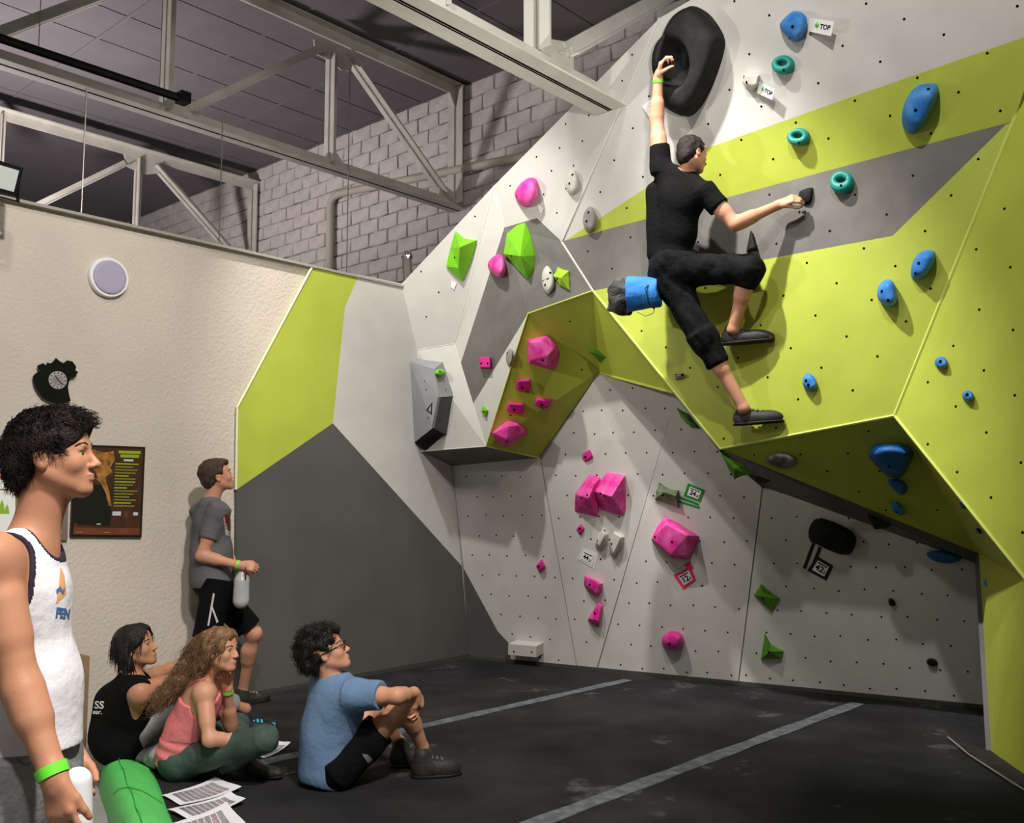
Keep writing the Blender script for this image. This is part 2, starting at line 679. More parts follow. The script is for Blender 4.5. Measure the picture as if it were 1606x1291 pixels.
# facets of the upper wall
lime_m = [on(MP, 886, 378), on(MP, 1110, 232), on(MP, 1606, 58), on(MP, 1640, 46)]
MR = on(MP, 1640, 60)
V_['Gm'] = on(MP, 1608, 128)
painted('climbing_board', [([V_['D'], on(MP, 886, 377.5), on(MP, 1110, 232), on(MP, 1330, 154), on(MP, 1625, 52), V_['T4'], V_['T3'], V_['T2'], V_['T']], M_GREY),
                           ([on(MP, 886, 377.5), V_['G'], on(MP, 1625, 85), on(MP, 1625, 52), on(MP, 1330, 154), on(MP, 1110, 232)], M_LIME)], wall_front)
holes(MP, [V_['D'], V_['G'], on(MP, 1625, 85), V_['T4'], V_['T3'], V_['T2'], V_['T']], wall_front, 0.42, 0.19, 0.009, 0.1)
painted('climbing_board', [([V_['D'], V_['E'], on(NP, 1195, 408), on(NP, 1400, 370), on(NP, 1577, 196), V_['G']], M_GREY2),
                           ([V_['E'], V_['A'], V_['Bq'], V_['G'], on(NP, 1577, 196), on(NP, 1400, 370), on(NP, 1195, 408)], M_LIME)], wall_front)
holes(NP, [V_['D'], V_['E'], V_['A'], V_['Bq'], V_['G']], wall_front, 0.40, 0.19, 0.009, 0.1)
dR = nrm(np.cross(Z, RP[1]))
if np.dot(dR, V_['r'] - V_['Bq']) < 0:
    dR = -dR
V_['r3'] = V_['r2'] + dR * 2.2
topR = V_['Gt'] + (V_['Gt'] - V_['G']) * 1.2
rpoly = [V_['Bq'], V_['r'], V_['r2'], V_['r3'], V_['r3'] + (topR - V_['Gt']) * 0 + (V_['Gt'] - V_['r2']) * 1.25, topR, V_['Gt'], V_['G']]
painted('climbing_board', [(rpoly, M_LIME)], wall_front)
holes(RP, rpoly, wall_front, 0.40, 0.2, 0.009, 0.1)
painted('climbing_board', [(vv('a T D c'), M_GREY), (vv('a c b'), M_GREY)], wall_front)
holes(U5P, vv('a T D c b'), wall_front, 0.24, 0.17)
painted('climbing_board', [(vv('L4 a q'), M_GREY), (vv('L4 q L3'), M_GREY)], wall_front)
U1P = plane(V_['L4'], V_['a'], V_['q'])
holes(U1P, vv('L4 a q L3'), wall_front, 0.3, 0.22)
painted('climbing_board', [(vv('a b s q'), M_GREY)], wall_front, 0.02)
V_['m0'] = (V_['b'] + V_['s']) / 2
painted('climbing_board', [(vv('b c D'), M_GREY2), (vv('b D E'), M_GREY2), (vv('b E g'), M_GREY2), (vv('b g t'), M_GREY2), (vv('b t s'), M_GREY2)], wall_front, 0.02)
painted('climbing_board', [(vv('t g p'), M_GREY)], wall_front, 0.02)
painted('climbing_board', [(vv('L3 q p'), M_GREY), (vv('L3 p L2'), M_GREY)], wall_front, 0.02)
painted('climbing_board', [(vv('L2 p h'), M_GREY2), (vv('L2 h L1'), M_GREY2)], wall_front, 0.02)
painted('climbing_board', [(vv('g p i'), M_LIME), (vv('p h i'), M_LIME)], wall_front, 0.02)
holes(G1P, vv('g p i'), wall_front, 0.3, 0.22)
painted('climbing_board', [(vv('g E i'), M_LIME), (vv('E e1 i'), M_LIME), (vv('e1 j i'), M_LIME)], wall_front, 0.02)
holes(G2P, vv('g E i'), wall_front, 0.3, 0.25)
painted('climbing_board', [(vv('e1 A k'), M_DARK), (vv('e1 k j'), M_DARK)], wall_front, 0.02)
painted('climbing_board', [(vv('A Bq x'), M_LIME)], wall_front, 0.02)
holes(WP, vv('A Bq x'), wall_front, 0.34, 0.2, 0.009)
painted('climbing_board', [(vv('A x y'), M_DARK), (vv('A y k'), M_DARK)], wall_front, 0.02)
painted('climbing_board', [(vv('Bq r x'), M_LIME)], wall_front, 0.02)
c0 = onfloor(1555, 1182)
c1 = onfloor(1606, 1218)
c2 = c0 + (c1 - c0) * 3.0
c3 = c2 + dR * 2.2
c3[2] = 0
CP = plane(c0, c1, V_['x'])
CT = on(CP, 1612, 921)
painted('climbing_board', [(vv('x r') + [c0], M_LIME), ([V_['r'], c1, c0], M_LIME), ([V_['r'], V_['r2'], c2], M_LIME), ([V_['r'], c2, c1], M_LIME), ([V_['r2'], V_['r3'], c3], M_LIME), ([V_['r2'], c3, c2], M_LIME)], wall_front)
holes(CP, [V_['x'], CT, c2, c1, c0], wall_front, 0.3, 0.25)
painted('climbing_board', [([V_['x'], c0, onfloor(1580, 1115), on(BP, 1580, 890)], M_DARK)], wall_front)
# rims where boards meet
edge(vv('E A Bq'), M_LIMEEDGE, 0.011)
edge(vv('Bq G Gt'), M_LIMEEDGE, 0.012)
edge(vv('Bq r r2'), M_LIMEEDGE, 0.011)
edge(vv('T D'), M_GREYEDGE, 0.012)
edge(vv('D E'), M_GREYEDGE, 0.010)
edge(vv('g p h'), M_LIMEEDGE, 0.007)
edge(vv('g E'), M_LIMEEDGE, 0.007)
edge(vv('L2 p'), M_GREYEDGE, 0.006)
edge(vv('q p'), M_GREYEDGE, 0.006)
edge(vv('a b'), M_GREYEDGE, 0.007)
edge(vv('a q L3'), M_GREYEDGE, 0.005)

# ------------------------------------------------------------------ block wall behind
BK0 = P(722, 400, 12.0)
ET = -NL                                                   # along the block wall, to the left and away
BKP = (BK0, -D1)
CEILZ = float(P(728, 137, 12.0)[2])
mb = MB()
q0 = np.array([BK0[0], BK0[1], 0.0])
mb.slab([q0 + ET * -9 + Z * LOW, q0 + ET * 9 + Z * LOW, q0 + ET * 9 + Z * (CEILZ + .05), q0 + ET * -9 + Z * (CEILZ + .05)], -D1, 0.2)
wall_back = mb.build('wall_back', M_MORTAR)
tag(wall_back, 'white painted concrete block wall below the roof', kind='structure')
bw, bh = 0.40, 0.20
top_line = [(0, 300), (490, 412), (628, 440), (775, 291), (1035, 25), (1120, -20)]


def above_line(u, v):
    for i in range(len(top_line) - 1):
        u0, v0 = top_line[i]
        u1, v1 = top_line[i + 1]
        if u0 <= u <= u1:
            return v < v0 + (v1 - v0) * (u - u0) / (u1 - u0) + 30
    return False


brick_meshes = []
for k in range(8):
    m = MB()
    j = lambda: rnd.uniform(-.006, .006)
    w, h, t = bw - 0.014, bh - 0.014, 0.03
    v = []
    for zz in (-t, 0, t * 0.55):
        ins = 0.0 if zz < t * 0.5 else 0.008
        for (x, y) in ((-1, -1), (0, -1), (1, -1), (1, 1), (0, 1), (-1, 1)):
            v.append((x * (w / 2 - ins) + j(), y * (h / 2 - ins) + j(), zz + (j() if zz > 0 else 0)))
    f = [tuple(range(12, 18))]
    for l in (0, 6):
        for i in range(6):
            f.append((l + i, l + (i + 1) % 6, l + 6 + (i + 1) % 6, l + 6 + i))
    me = bpy.data.meshes.new('block')
    # local x along the wall (-ET), y up, z out (-D1)
    vw = [tuple(-ET * a + Z * b - D1 * c) for a, b, c in v]
    me.from_pydata(vw, [], f)
    me.materials.append(M_BRICK)
    me.update()
    brick_meshes.append(me)
row = 0
zz = CEILZ - bh / 2 - 0.01
nb = 0
while zz > 3.2:
    tcur = -4.0 + (bw / 2 if row % 2 else 0)
    while tcur < 8.5:
        c = q0 + ET * tcur + Z * zz
        u, v = pxof(c)
        if -10 < u < 1130 and v > -25 and above_line(max(0, min(u, 1119)), v) and nb < 300:
            o = bpy.data.objects.new('block', brick_meshes[rnd.randrange(8)])
            o.location = tuple(c - D1 * rnd.uniform(0.0, 0.006))
            link(o, wall_back)
            nb += 1
        tcur += bw
    zz -= bh
    row += 1

# ------------------------------------------------------------------ ceiling: boards on battens
mb = MB()
qq = q0 + Z * (CEILZ + 0.06)
mb.slab([qq + ET * -9, qq + ET * 10, qq + ET * 10 - D1 * 22, qq + ET * -9 - D1 * 22], -Z, 0.1)
ceiling = mb.build('ceiling', M_CEILDARK)
tag(ceiling, 'dark ceiling boards high above the steel trusses', kind='structure')
cw, cl = 0.75, 1.25
pm = MB()
pm.frame_box((0, 0, 0), D1, ET, Z, cl - 0.02, cw - 0.02, 0.03)
cpm = bpy.data.meshes.new('ceiling_board')
cpm.from_pydata(pm.v, [], pm.f)
cpm.materials.append(M_CEIL)
for a in range(0, 12):
    for b in range(-7, 13):
        c = qq - D1 * (cl * (a + .5)) + ET * (cw * (b + .5)) - Z * 0.035
        d = c - C0
        if d[1] < 2.5:
            continue
        u, v = pxof(c)
        if u < -220 or u > 1200 or v < -170:
            continue
        o = bpy.data.objects.new('ceiling_board', cpm)
        o.location = tuple(c)
        link(o, ceiling)
for a in range(0, 12):
    c = qq - D1 * (cl * a) - Z * 0.055
    mb = MB()
    mb.bar(c + ET * -8, c + ET * 10, ET * 0 + D1, 0.035, 0.012)
    mb.build('ceiling_batten', M_CEILRIB if a > 4 else M_CEIL, ceiling)

# ------------------------------------------------------------------ roof trusses
def truss_plane(p):
    return (np.array(p, float), NL)


def double_angle(m, a, b, up, w, t, gap):
    """two steel angles back to back: flanges out, webs together"""
    a = np.array(a, float)
    b = np.array(b, float)
    d = nrm(b - a)
    upn = nrm(np.array(up) - d * np.dot(up, d))
    s = np.cross(d, upn)
    for sg in (-1, 1):
        m.bar(a + s * sg * (gap / 2 + t / 2), b + s * sg * (gap / 2 + t / 2), upn, w, t)
        m.bar(a + s * sg * (gap / 2 + w * .45) - upn * (w / 2 - t / 2), b + s * sg * (gap / 2 + w * .45) - upn * (w / 2 - t / 2), s, w * .9, t)


def plate(m, pl, pts, t=0.02):
    m.slab([on(pl, u, v) + pl[1] * t / 2 for u, v in pts], pl[1], t)


def truss(label, pl, top, bottom, posts, diags, plates, w, mtl):
    base = on(pl, *(bottom[1] if bottom else top[1]))
    e = empty('roof_truss', base)
    tag(e, label, 'truss', 'steel roof trusses')
    for nm, ch, up in (('top_chord', top, -Z), ('bottom_chord', bottom, Z)):
        if ch:
            a = on(pl, *ch[0])
            b = on(pl, *ch[1])
            zc = b[2]
            a = b - D1 * np.dot(b - a, D1)          # chords run level
            m = MB()
            double_angle(m, a, b, up, w, w * 0.10, w * 0.05)
            m.build(nm, mtl, e)
    for (a, b, k) in posts:
        m = MB()
        pa_ = on(pl, *a)
        pb_ = on(pl, *b)
        pb_ = np.array([pa_[0], pa_[1], pb_[2]])
        double_angle(m, pa_, pb_, D1, w * k, w * 0.12, w * 0.10)
        m.build('web_post', mtl, e)
    for (a, b, k) in diags:
        m = MB()
        double_angle(m, on(pl, *a), on(pl, *b), Z, w * k, w * 0.12, w * 0.10)
        m.build('web_diagonal', mtl, e)
    for pts in plates:
        m = MB()
        plate(m, pl, pts, w * 0.14)
        m.build('gusset_plate', mtl, e)
    return e


T1 = truss_plane(BK0)
truss('grey steel truss across the middle of the ceiling, bolted to the block wall', T1, ((-150, -150), (722, 146)), ((-60, 76), (724, 325)),
      [((270, -30), (270, 178), .7), ((523, 84), (523, 258), .7), ((720, 140), (720, 322), 1.1)],
      [((296, 172), (502, 76), .7), ((546, 82), (706, 312), .7), ((-10, 55), (160, -8), .8)],
      [[(275, 160), (312, 166), (312, 196), (262, 180)], [(492, 62), (556, 80), (550, 112), (535, 110), (520, 96), (494, 84)], [(512, 240), (528, 240), (545, 268), (505, 262)], [(690, 286), (720, 308), (718, 324), (686, 314)], [(704, 143), (728, 150), (726, 172), (712, 168)]], 0.125, M_STEELD)
e2 = on((BK0, -D1), 403, 330)
T2 = truss_plane(e2)
truss('far grey steel truss seen over the top of the plaster wall', T2, ((-120, 140), (404, 294)), None,
      [((219, 250), (219, 372), .6), ((402, 292), (402, 410), 1.0), ((4, 182), (4, 300), .6)],
      [((245, 258), (362, 392), .7), ((196, 256), (60, 322), .7)],
      [[(192, 236), (243, 252), (250, 272), (228, 274), (200, 262)]], 0.13, M_STEELD)
end3 = on(U5P, 957, 158)
T3 = truss_plane(end3)
t3 = truss('pale grey steel truss nearest the camera, running into the climbing wall', T3, None, ((560, -50), (957, 158)),
           [((850, -40), (850, 84), .8), ((700, -50), (704, 14), .3)],
           [((886, 80), (1060, -16), .75)],
           [[(862, 62), (886, 66), (898, 78), (898, 116), (862, 96)]], 0.16, M_STEEL)
for (u, v) in ((876, 84), (884, 80), (892, 78)):
    mb = MB()
    mb.disc(on(T3, u, v) + NL * 0.02, NL, 0.016, 8, 0, 0.02)
    mb.build('bolt', M_STEEL, t3)

# pipe on the block wall, thin suspension wires, black lamp rail
BPI = (BK0 - D1 * 0.10, -D1)
mb = MB()
pts = [on(BPI, 517, 470), on(BPI, 518, 330), on(BPI, 519, 318), on(BPI, 523, 309), on(BPI, 532, 304), on(BPI, 545, 301), on(BPI, 690, 272), on(BPI, 860, 238), on(BPI, 930, 224)]
mb.tube(pts, 0.055, 12)
o = mb.build('drain_pipe', mat('beige_pipe', (178, 170, 158), 0.6), None, True)
tag(o, 'bent beige pipe running up and along the white block wall', 'pipe')
for (u, v0, v1, d, lab) in ((136, 138, 345, 7.0, 'thin steel wire hanging above the round speaker'), (350, 165, 395, 8.2, 'thin steel wire hanging near the far truss diagonal'), (549, 108, 440, 10.5, 'thin steel wire hanging in front of the beige pipe')):
    mb = MB()
    a = P(u, v0, d)
    b = P(u, v1, d)
    b = np.array([a[0], a[1], b[2]])
    mb.tube([a, b], 0.006, 5)
    o = mb.build('hanging_wire', mat('wire_grey', (170, 168, 162), 0.4, metal=0.6))
    tag(o, lab, 'wire')
mb = MB()
LRP = (P(285, 155, 8.6), NL)
mb.tube([on(LRP, -60, 40), on(LRP, 285, 155)], 0.04, 8)
o = mb.build('lamp_rail', mat('black_metal', (12, 12, 13), 0.5))
tag(o, 'long black tube lamp rail hanging under the ceiling boards', 'rail')
mb = MB()
mb.frame_box(on(LRP, 287, 154), D1, NL, Z, 0.1, 0.12, 0.1)
mb.build('rail_end', MATS['black_metal'], o)
for u, v in ((250, 146), (60, 82)):
    mb = MB()
    a = on(LRP, u, v)
    mb.tube([a, np.array([a[0], a[1], CEILZ])], 0.004, 5)
    mb.build('rail_hanger', MATS['wire_grey'], o)

# ------------------------------------------------------------------ climbing holds
from mathutils.bvhtree import BVHTree
PINK = mat('hold_pink', (226, 42, 150), 0.55, 0.35, (9, 0.0, (240, 110, 185), 5), (120, 0.25))
PINKP = mat('hold_pink_plain', (222, 40, 148), 0.55, 0.35, (14, 0.06), (120, 0.25))
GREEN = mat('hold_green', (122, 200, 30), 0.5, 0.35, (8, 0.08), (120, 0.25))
GREEN_SHADE = mat('hold_green_shade', (86, 140, 34), 0.55, 0.3, (9, 0.1), (120, 0.25))  # darkened green for holds in shaded spots, shade put into the colour
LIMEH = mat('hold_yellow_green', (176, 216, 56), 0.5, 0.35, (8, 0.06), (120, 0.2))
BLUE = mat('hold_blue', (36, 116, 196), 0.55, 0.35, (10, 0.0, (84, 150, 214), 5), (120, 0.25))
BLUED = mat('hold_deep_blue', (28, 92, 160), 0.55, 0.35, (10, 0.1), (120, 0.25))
TEAL = mat('hold_teal', (20, 138, 128), 0.45, 0.4, (10, 0.1), (120, 0.2))
WHITEH = mat('hold_off_white', (206, 202, 194), 0.6, 0.3, (10, 0.06), (120, 0.2))
GREYH = mat('hold_grey', (150, 148, 144), 0.6, 0.3, (9, 0.12), (120, 0.25))
GREYGREEN = mat('hold_chalky_green', (98, 124, 72), 0.65, 0.3, (12, 0.0, (150, 158, 140), 5), (120, 0.25))
BLACKH = mat('hold_black', (18, 18, 19), 0.75, 0.25, (9, 0.0, (32, 32, 33), 5), (160, 0.4))
SILVER = mat('hold_chalky_silver', (70, 70, 70), 0.6, 0.35, (16, 0.0, (150, 148, 148), 5), (90, 0.4))


def bvh_of(o):
    me = o.data
    vs = [Vector(v.co) + Vector(o.location) for v in me.vertices]
    return BVHTree.FromPolygons(vs, [tuple(p.vertices) for p in me.polygons])


def hit(bvh, u, v):
    r = ray(u, v)
    h = bvh.ray_cast(Vector(C0), Vector(nrm(r)))
    if h[0] is None:
        return None
    return np.array(h[0]), np.array(h[1])


def bolts(o, pts, r=0.011, m=None):
    if not pts:
        return
    b = bvh_of(o)
    for (u, v) in pts:
        h = hit(b, u, v)
        if h is None:
            continue
        p, n = h
        k = MB()
        k.disc(p + n * 0.0006, n, r, 10, 0, 0.0018)
        k.build('bolt_hole', m or M_HOLE, o)


def bm_obj(name, bm, m, smooth):
    vs = [v.co.copy() for v in bm.verts]
    bm.verts.index_update()
    fs = [[v.index for v in f.verts] for f in bm.faces]
    bm.free()
    return mesh_obj(name, [tuple(v) for v in vs], fs, m, None, smooth)


def hold(label, m, pl, base, tops, soft=0, bolt=(), name='climbing_hold', cat='climbing hold', group=None, bevel=0.006):
    """a moulded hold on plane pl: base is its outline against the wall, tops are (u, v, height) points of its front"""
    bm = bmesh.new()
    for (u, v) in base:
        bm.verts.new(on(pl, u, v, -0.004))
    if soft and len(tops) == 1 and len(tops[0]) == 3:
        pass
    for (u, v, h) in tops:
        bm.verts.new(on(pl, u, v, h))
    bmesh.ops.convex_hull(bm, input=list(bm.verts))
    loose = [v for v in bm.verts if not v.link_faces]
    if loose:
        bmesh.ops.delete(bm, geom=loose, context='VERTS')
    bmesh.ops.dissolve_limit(bm, angle_limit=math.radians(4), verts=bm.verts, edges=bm.edges)
    bmesh.ops.recalc_face_normals(bm, faces=bm.faces)
    if soft:
        bmesh.ops.triangulate(bm, faces=bm.faces)
        bmesh.ops.subdivide_edges(bm, edges=bm.edges, cuts=3, use_grid_fill=True)
        n = pl[1]
        for it in range(6 + 4 * soft):
            bmesh.ops.smooth_vert(bm, verts=bm.verts, factor=0.5, use_axis_x=True, use_axis_y=True, use_axis_z=True)
        # give back what smoothing took
        cc = sum((np.array(v.co) for v in bm.verts), np.zeros(3)) / len(bm.verts)
        for v in bm.verts:
            p = np.array(v.co)
            d = p - cc
            v.co = Vector(cc + d * 1.16)
    elif bevel:
        bmesh.ops.bevel(bm, geom=bm.edges[:] + bm.verts[:], offset=bevel, segments=2, affect='EDGES', profile=0.5, clamp_overlap=True)
    o = bm_obj(name, bm, m, bool(soft))
    tag(o, label, cat, group)
    bolts(o, bolt)
    return o


def horned(label, m, pl, outline, apexes, bolt=(), group=None, curve=True):
    """a hold whose edges curve in between its horns: every outline edge rises to the nearest crest point"""
    n = len(outline)
    # curve the edges inwards
    pts = []
    base3 = [on(pl, u, v, 0) for u, v in outline]
    c = sum(base3) / n
    for i in range(n):
        a = base3[i]
        b = base3[(i + 1) % n]
        pts.append(a)
        mid = (a + b) / 2
        if curve:
            pts.append(mid + (c - mid) * 0.07)
    ap = [on(pl, u, v, h) for u, v, h in apexes]
    k = len(pts)
    v = [p - pl[1] * 0.004 for p in pts] + [p + pl[1] * 0.022 for p in pts]
    rim = k
    apo = 2 * k
    v += ap
    f = []
    near = [min(range(len(ap)), key=lambda j: np.linalg.norm(ap[j] - p)) for p in pts]
    for i in range(k):
        j = (i + 1) % k
        f.append((i, j, rim + j, rim + i))
        f.append((rim + i, rim + j, apo + near[i]))
        if near[i] != near[j]:
            f.append((rim + j, apo + near[j], apo + near[i]))
    f.append(tuple(range(k - 1, -1, -1)))
    bm = bmesh.new()
    bvs = [bm.verts.new(p) for p in v]
    for q in f:
        try:
            bm.faces.new([bvs[i] for i in q])
        except ValueError:
            pass
    bmesh.ops.recalc_face_normals(bm, faces=bm.faces)
    o = bm_obj('climbing_hold', bm, m, False)
    tag(o, label, 'climbing hold', group)
    bolts(o, bolt)
    return o


def dome(pts, pl, h, inset=0.55):
    """front points for a rounded hold: the outline drawn in and raised"""
    cu = sum(p[0] for p in pts) / len(pts)
    cv = sum(p[1] for p in pts) / len(pts)
    t = [(cu + (u - cu) * 0.86, cv + (v - cv) * 0.86, h * 0.55) for u, v in pts]
    t += [(cu + (u - cu) * inset, cv + (v - cv) * inset, h) for u, v in pts]
    return t


def round_hold(label, m, pl, pts, h, bolt=(), soft=1, **k):
    return hold(label, m, pl, pts, dome(pts, pl, h), soft, bolt, **k)


def ell(u, v, a, b, n=12, rot=0):
    out = []
    for i in range(n):
        t = 2 * math.pi * i / n
        x, y = a * math.cos(t), b * math.sin(t)
        out.append((u + x * math.cos(rot) - y * math.sin(rot), v + x * math.sin(rot) + y * math.cos(rot)))
    return out


def ring_hold(label, pl, u, v, a, b, bolt):
    """a teal jug with an open grip slot"""
    c = on(pl, u, v)
    ex = on(pl, u + a, v) - c
    ey = on(pl, u, v - b) - c
    n = pl[1]
    m = MB()
    rows = []
    K, J = 22, 8
    hh = 0.055
    prof = [(1.0, -0.02), (1.02, 0.3), (0.96, 0.75), (0.80, 1.0), (0.56, 0.96), (0.42, 0.7), (0.38, 0.2), (0.37, -0.02)]
    for i in range(K):
        t = 2 * math.pi * i / K
        for (r, z) in prof:
            ry = r if r > 0.7 else r * 0.62
            off = 0.0 if r > 0.7 else 0.12
            rows.append(c + ex * (r * math.cos(t)) + ey * (ry * math.sin(t) + off) + n * hh * z * (1.15 - 0.3 * math.sin(t)))
    f = []
    for i in range(K):
        for j in range(J - 1):
            x = i * J + j
            y = ((i + 1) % K) * J + j
            f.append((x, y, y + 1, x + 1))
    m.add(rows, f)
    o = m.build('climbing_hold', TEAL, None, True)
    tag(o, label, 'climbing hold')
    bolts(o, bolt, 0.009)
    return o


# --- the tilted upper grey and lime board
BO = [(1089, 11), (1104, 16), (1118, 28), (1134, 53), (1137, 75), (1125, 117), (1110, 150), (1098, 170), (1081, 183), (1057, 174), (1043, 158), (1040, 121), (1043, 92), (1047, 68), (1054, 46), (1068, 24)]


def black_macro():
    pl = MP
    n = pl[1]
    c = on(pl, 1088, 98)
    ang = []
    rings = []
    prof = [(1.0, -0.01), (1.0, 0.35), (0.95, 0.72), (0.86, 0.92), (0.74, 1.0)]
    hh = 0.19
    out = [on(pl, u, v) for u, v in BO]
    # refine the outline smoothly
    fine = []
    K = len(out)
    for i in range(K):
        p0, p1, p2, p3 = out[i - 1], out[i], out[(i + 1) % K], out[(i + 2) % K]
        for t in (0, 0.34, 0.67):
            fine.append(0.5 * ((2 * p1) + (p2 - p0) * t + (2 * p0 - 5 * p1 + 4 * p2 - p3) * t * t + (3 * p1 - p0 - 3 * p2 + p3) * t ** 3))
    K = len(fine)
    dc = on(pl, 1071, 102)                       # middle of the scooped pocket
    er = np.linalg.norm(on(pl, 1098, 102) - dc)
    v = []
    for (r, z) in prof:
        for p in fine:
            v.append(c + (p - c) * r + n * hh * z)
    # pocket rim, then down into the scoop
    dirs = [nrm((p - dc) - n * np.dot(p - dc, n)) for p in fine]
    for (r, z) in ((1.14, 1.0), (1.0, 0.97), (0.92, 0.80), (0.8, 0.5), (0.55, 0.28), (0.2, 0.22)):
        for d in dirs:
            s = nrm(np.cross(Z, n))
            q = np.cross(n, s)
            x, y = d @ s, d @ q
            v.append(dc + (s * x * 1.0 + q * y * 1.32) * er * r + n * hh * z)
    rows = len(v) // K
    f = []
    for i in range(rows - 1):
        for j in range(K):
            a = i * K + j
            b = i * K + (j + 1) % K
            f.append((a, b, b + K, a + K))
    f.append(tuple(range((rows - 1) * K, rows * K)))
    bm = bmesh.new()
    bvs = [bm.verts.new(p) for p in v]
    for q in f:
        bm.faces.new([bvs[i] for i in q])
    bmesh.ops.recalc_face_normals(bm, faces=bm.faces)
    o = bm_obj('climbing_hold', bm, BLACKH, True)
    tag(o, 'huge black oval hold with a scooped pocket gripped by the climber', 'climbing hold')
    bolts(o, [(1125, 62), (1100, 165), (1058, 168)], 0.008)


black_macro()
round_hold('blue lumpy hold beside the uppermost white TOP card', BLUE, MP, [(1245, 17), (1262, 21), (1268, 34), (1260, 57), (1249, 66), (1238, 62), (1226, 49), (1223, 38), (1232, 26)], 0.10, [(1243, 42), (1238, 60)])
ring_hold('teal ring jug just below the topmost blue hold', MP, 1230, 102, 17, 15, [(1229, 110)])
hold('off-white half round hold beside the second TOP card', WHITEH, MP, [(1166, 115), (1192, 117), (1189, 135), (1181, 145), (1170, 140), (1163, 128)], [(1170, 118, .08), (1189, 119, .08), (1186, 133, .075), (1178, 137, .06), (1171, 132, .07)], 0, [(1171, 129), (1167, 120)])
ring_hold('teal ring jug on the upper lime stripe', MP, 1254, 215, 17, 14, [(1253, 224)])
round_hold('large blue oblong hold at the right end of the lime stripe', BLUE, MP, [(1457, 132), (1468, 134), (1471, 145), (1470, 155), (1458, 177), (1447, 200), (1434, 208), (1421, 204), (1414, 189), (1415, 170), (1426, 145), (1440, 134)], 0.13, [(1436, 173), (1456, 140)])
round_hold('grey oval hold at the left tip of the lime stripe', GREYH, MP, ell(925, 345, 11, 20), 0.07, [(920, 347), (923, 333)])
# --- the board below it
ring_hold('teal ring jug on the dark grey band right of the climbing hand', NP, 1322, 287, 18, 18, [(1319, 291)])
hold('thin black edge hold under the climber\'s stretched right hand', BLACKH, NP, [(1252, 300), (1266, 292), (1277, 290), (1276, 304), (1274, 322), (1258, 324), (1250, 314)], [(1256, 302, .035), (1273, 294, .05), (1270, 316, .035), (1258, 317, .035)], 1)
hold('black claw shaped hold between the climber\'s arm and raised knee', BLACKH, NP, [(1177, 360), (1183, 368), (1188, 392), (1181, 394), (1170, 395), (1173, 382)], [(1178, 364, .05), (1184, 388, .1), (1174, 391, .09)], 0)
round_hold('upper of two blue holds on the bright lime board near the crease', BLUE, NP, [(1455, 392), (1466, 396), (1468, 406), (1458, 426), (1443, 440), (1430, 436), (1428, 423), (1432, 408), (1441, 396)], 0.11, [(1441, 413), (1436, 429)])
round_hold('lower of two blue holds on the bright lime board near the crease', BLUE, NP, [(1394, 438), (1404, 443), (1409, 466), (1404, 479), (1392, 483), (1377, 472), (1374, 457), (1381, 443)], 0.12, [(1383, 457), (1393, 471)])
round_hold('small blue oval hold on the lime board right of the climber\'s feet', BLUE, NP, [(1266, 582), (1279, 591), (1284, 606), (1272, 616), (1260, 609), (1257, 596)], 0.06, [(1264, 597), (1268, 604)])
hold('tiny grey foothold beside the left rim of the lime board', GREYH, NP, [(1057, 587), (1072, 585), (1074, 594), (1059, 598)], [(1059, 589, .05), (1071, 588, .05), (1070, 592, .03), (1061, 594, .03)], 0, [(1060, 588), (1070, 588)])
round_hold('round black foothold under the climber\'s raised foot', BLACKH, NP, ell(1206, 529, 9, 9), 0.07, [])
# --- lime wall on the right
for (u, v, r, lab) in ((1476, 569, 10, 'upper of two small blue button holds on the right lime board'), (1518, 621, 9, 'lower of two small blue button holds on the right lime board')):
    round_hold(lab, BLUE, RP, ell(u, v, r, r), 0.05, [(u - 1, v - 2)])
# --- undersides
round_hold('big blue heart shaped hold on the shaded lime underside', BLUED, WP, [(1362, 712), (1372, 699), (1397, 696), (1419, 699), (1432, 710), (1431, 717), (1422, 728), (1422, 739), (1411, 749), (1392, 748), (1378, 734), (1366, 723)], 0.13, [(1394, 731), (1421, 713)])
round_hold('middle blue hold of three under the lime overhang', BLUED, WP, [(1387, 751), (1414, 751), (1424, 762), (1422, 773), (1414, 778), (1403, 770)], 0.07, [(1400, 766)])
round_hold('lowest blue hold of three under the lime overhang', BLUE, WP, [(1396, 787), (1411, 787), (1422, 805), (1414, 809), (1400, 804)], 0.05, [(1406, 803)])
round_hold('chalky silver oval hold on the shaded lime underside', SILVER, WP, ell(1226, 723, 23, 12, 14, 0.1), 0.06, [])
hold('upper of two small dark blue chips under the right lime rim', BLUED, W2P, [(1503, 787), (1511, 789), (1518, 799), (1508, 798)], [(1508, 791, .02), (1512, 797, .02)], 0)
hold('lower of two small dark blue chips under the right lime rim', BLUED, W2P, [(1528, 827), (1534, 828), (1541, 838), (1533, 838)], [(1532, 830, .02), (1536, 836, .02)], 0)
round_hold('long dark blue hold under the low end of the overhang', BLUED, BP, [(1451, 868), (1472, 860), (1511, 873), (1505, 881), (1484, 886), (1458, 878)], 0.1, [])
round_hold('blue oval hold high on the lower lime pillar', BLUE, CP, [(1543, 904), (1552, 908), (1556, 920), (1555, 932), (1547, 926), (1542, 914)], 0.05, [])
round_hold('small blue hold low on the lime pillar near the mats', BLUE, CP, [(1558, 1117), (1565, 1115), (1571, 1122), (1570, 1131), (1563, 1133), (1557, 1127)], 0.04, [(1562, 1123)])
DSP = plane(V_['A'], V_['x'], V_['y'])
horned('dark green hold tucked under the left corner of the overhang', GREEN_SHADE, DSP, [(1132, 712), (1166, 728), (1178, 743), (1165, 744), (1152, 750), (1143, 733)], [(1152, 735, .08)])
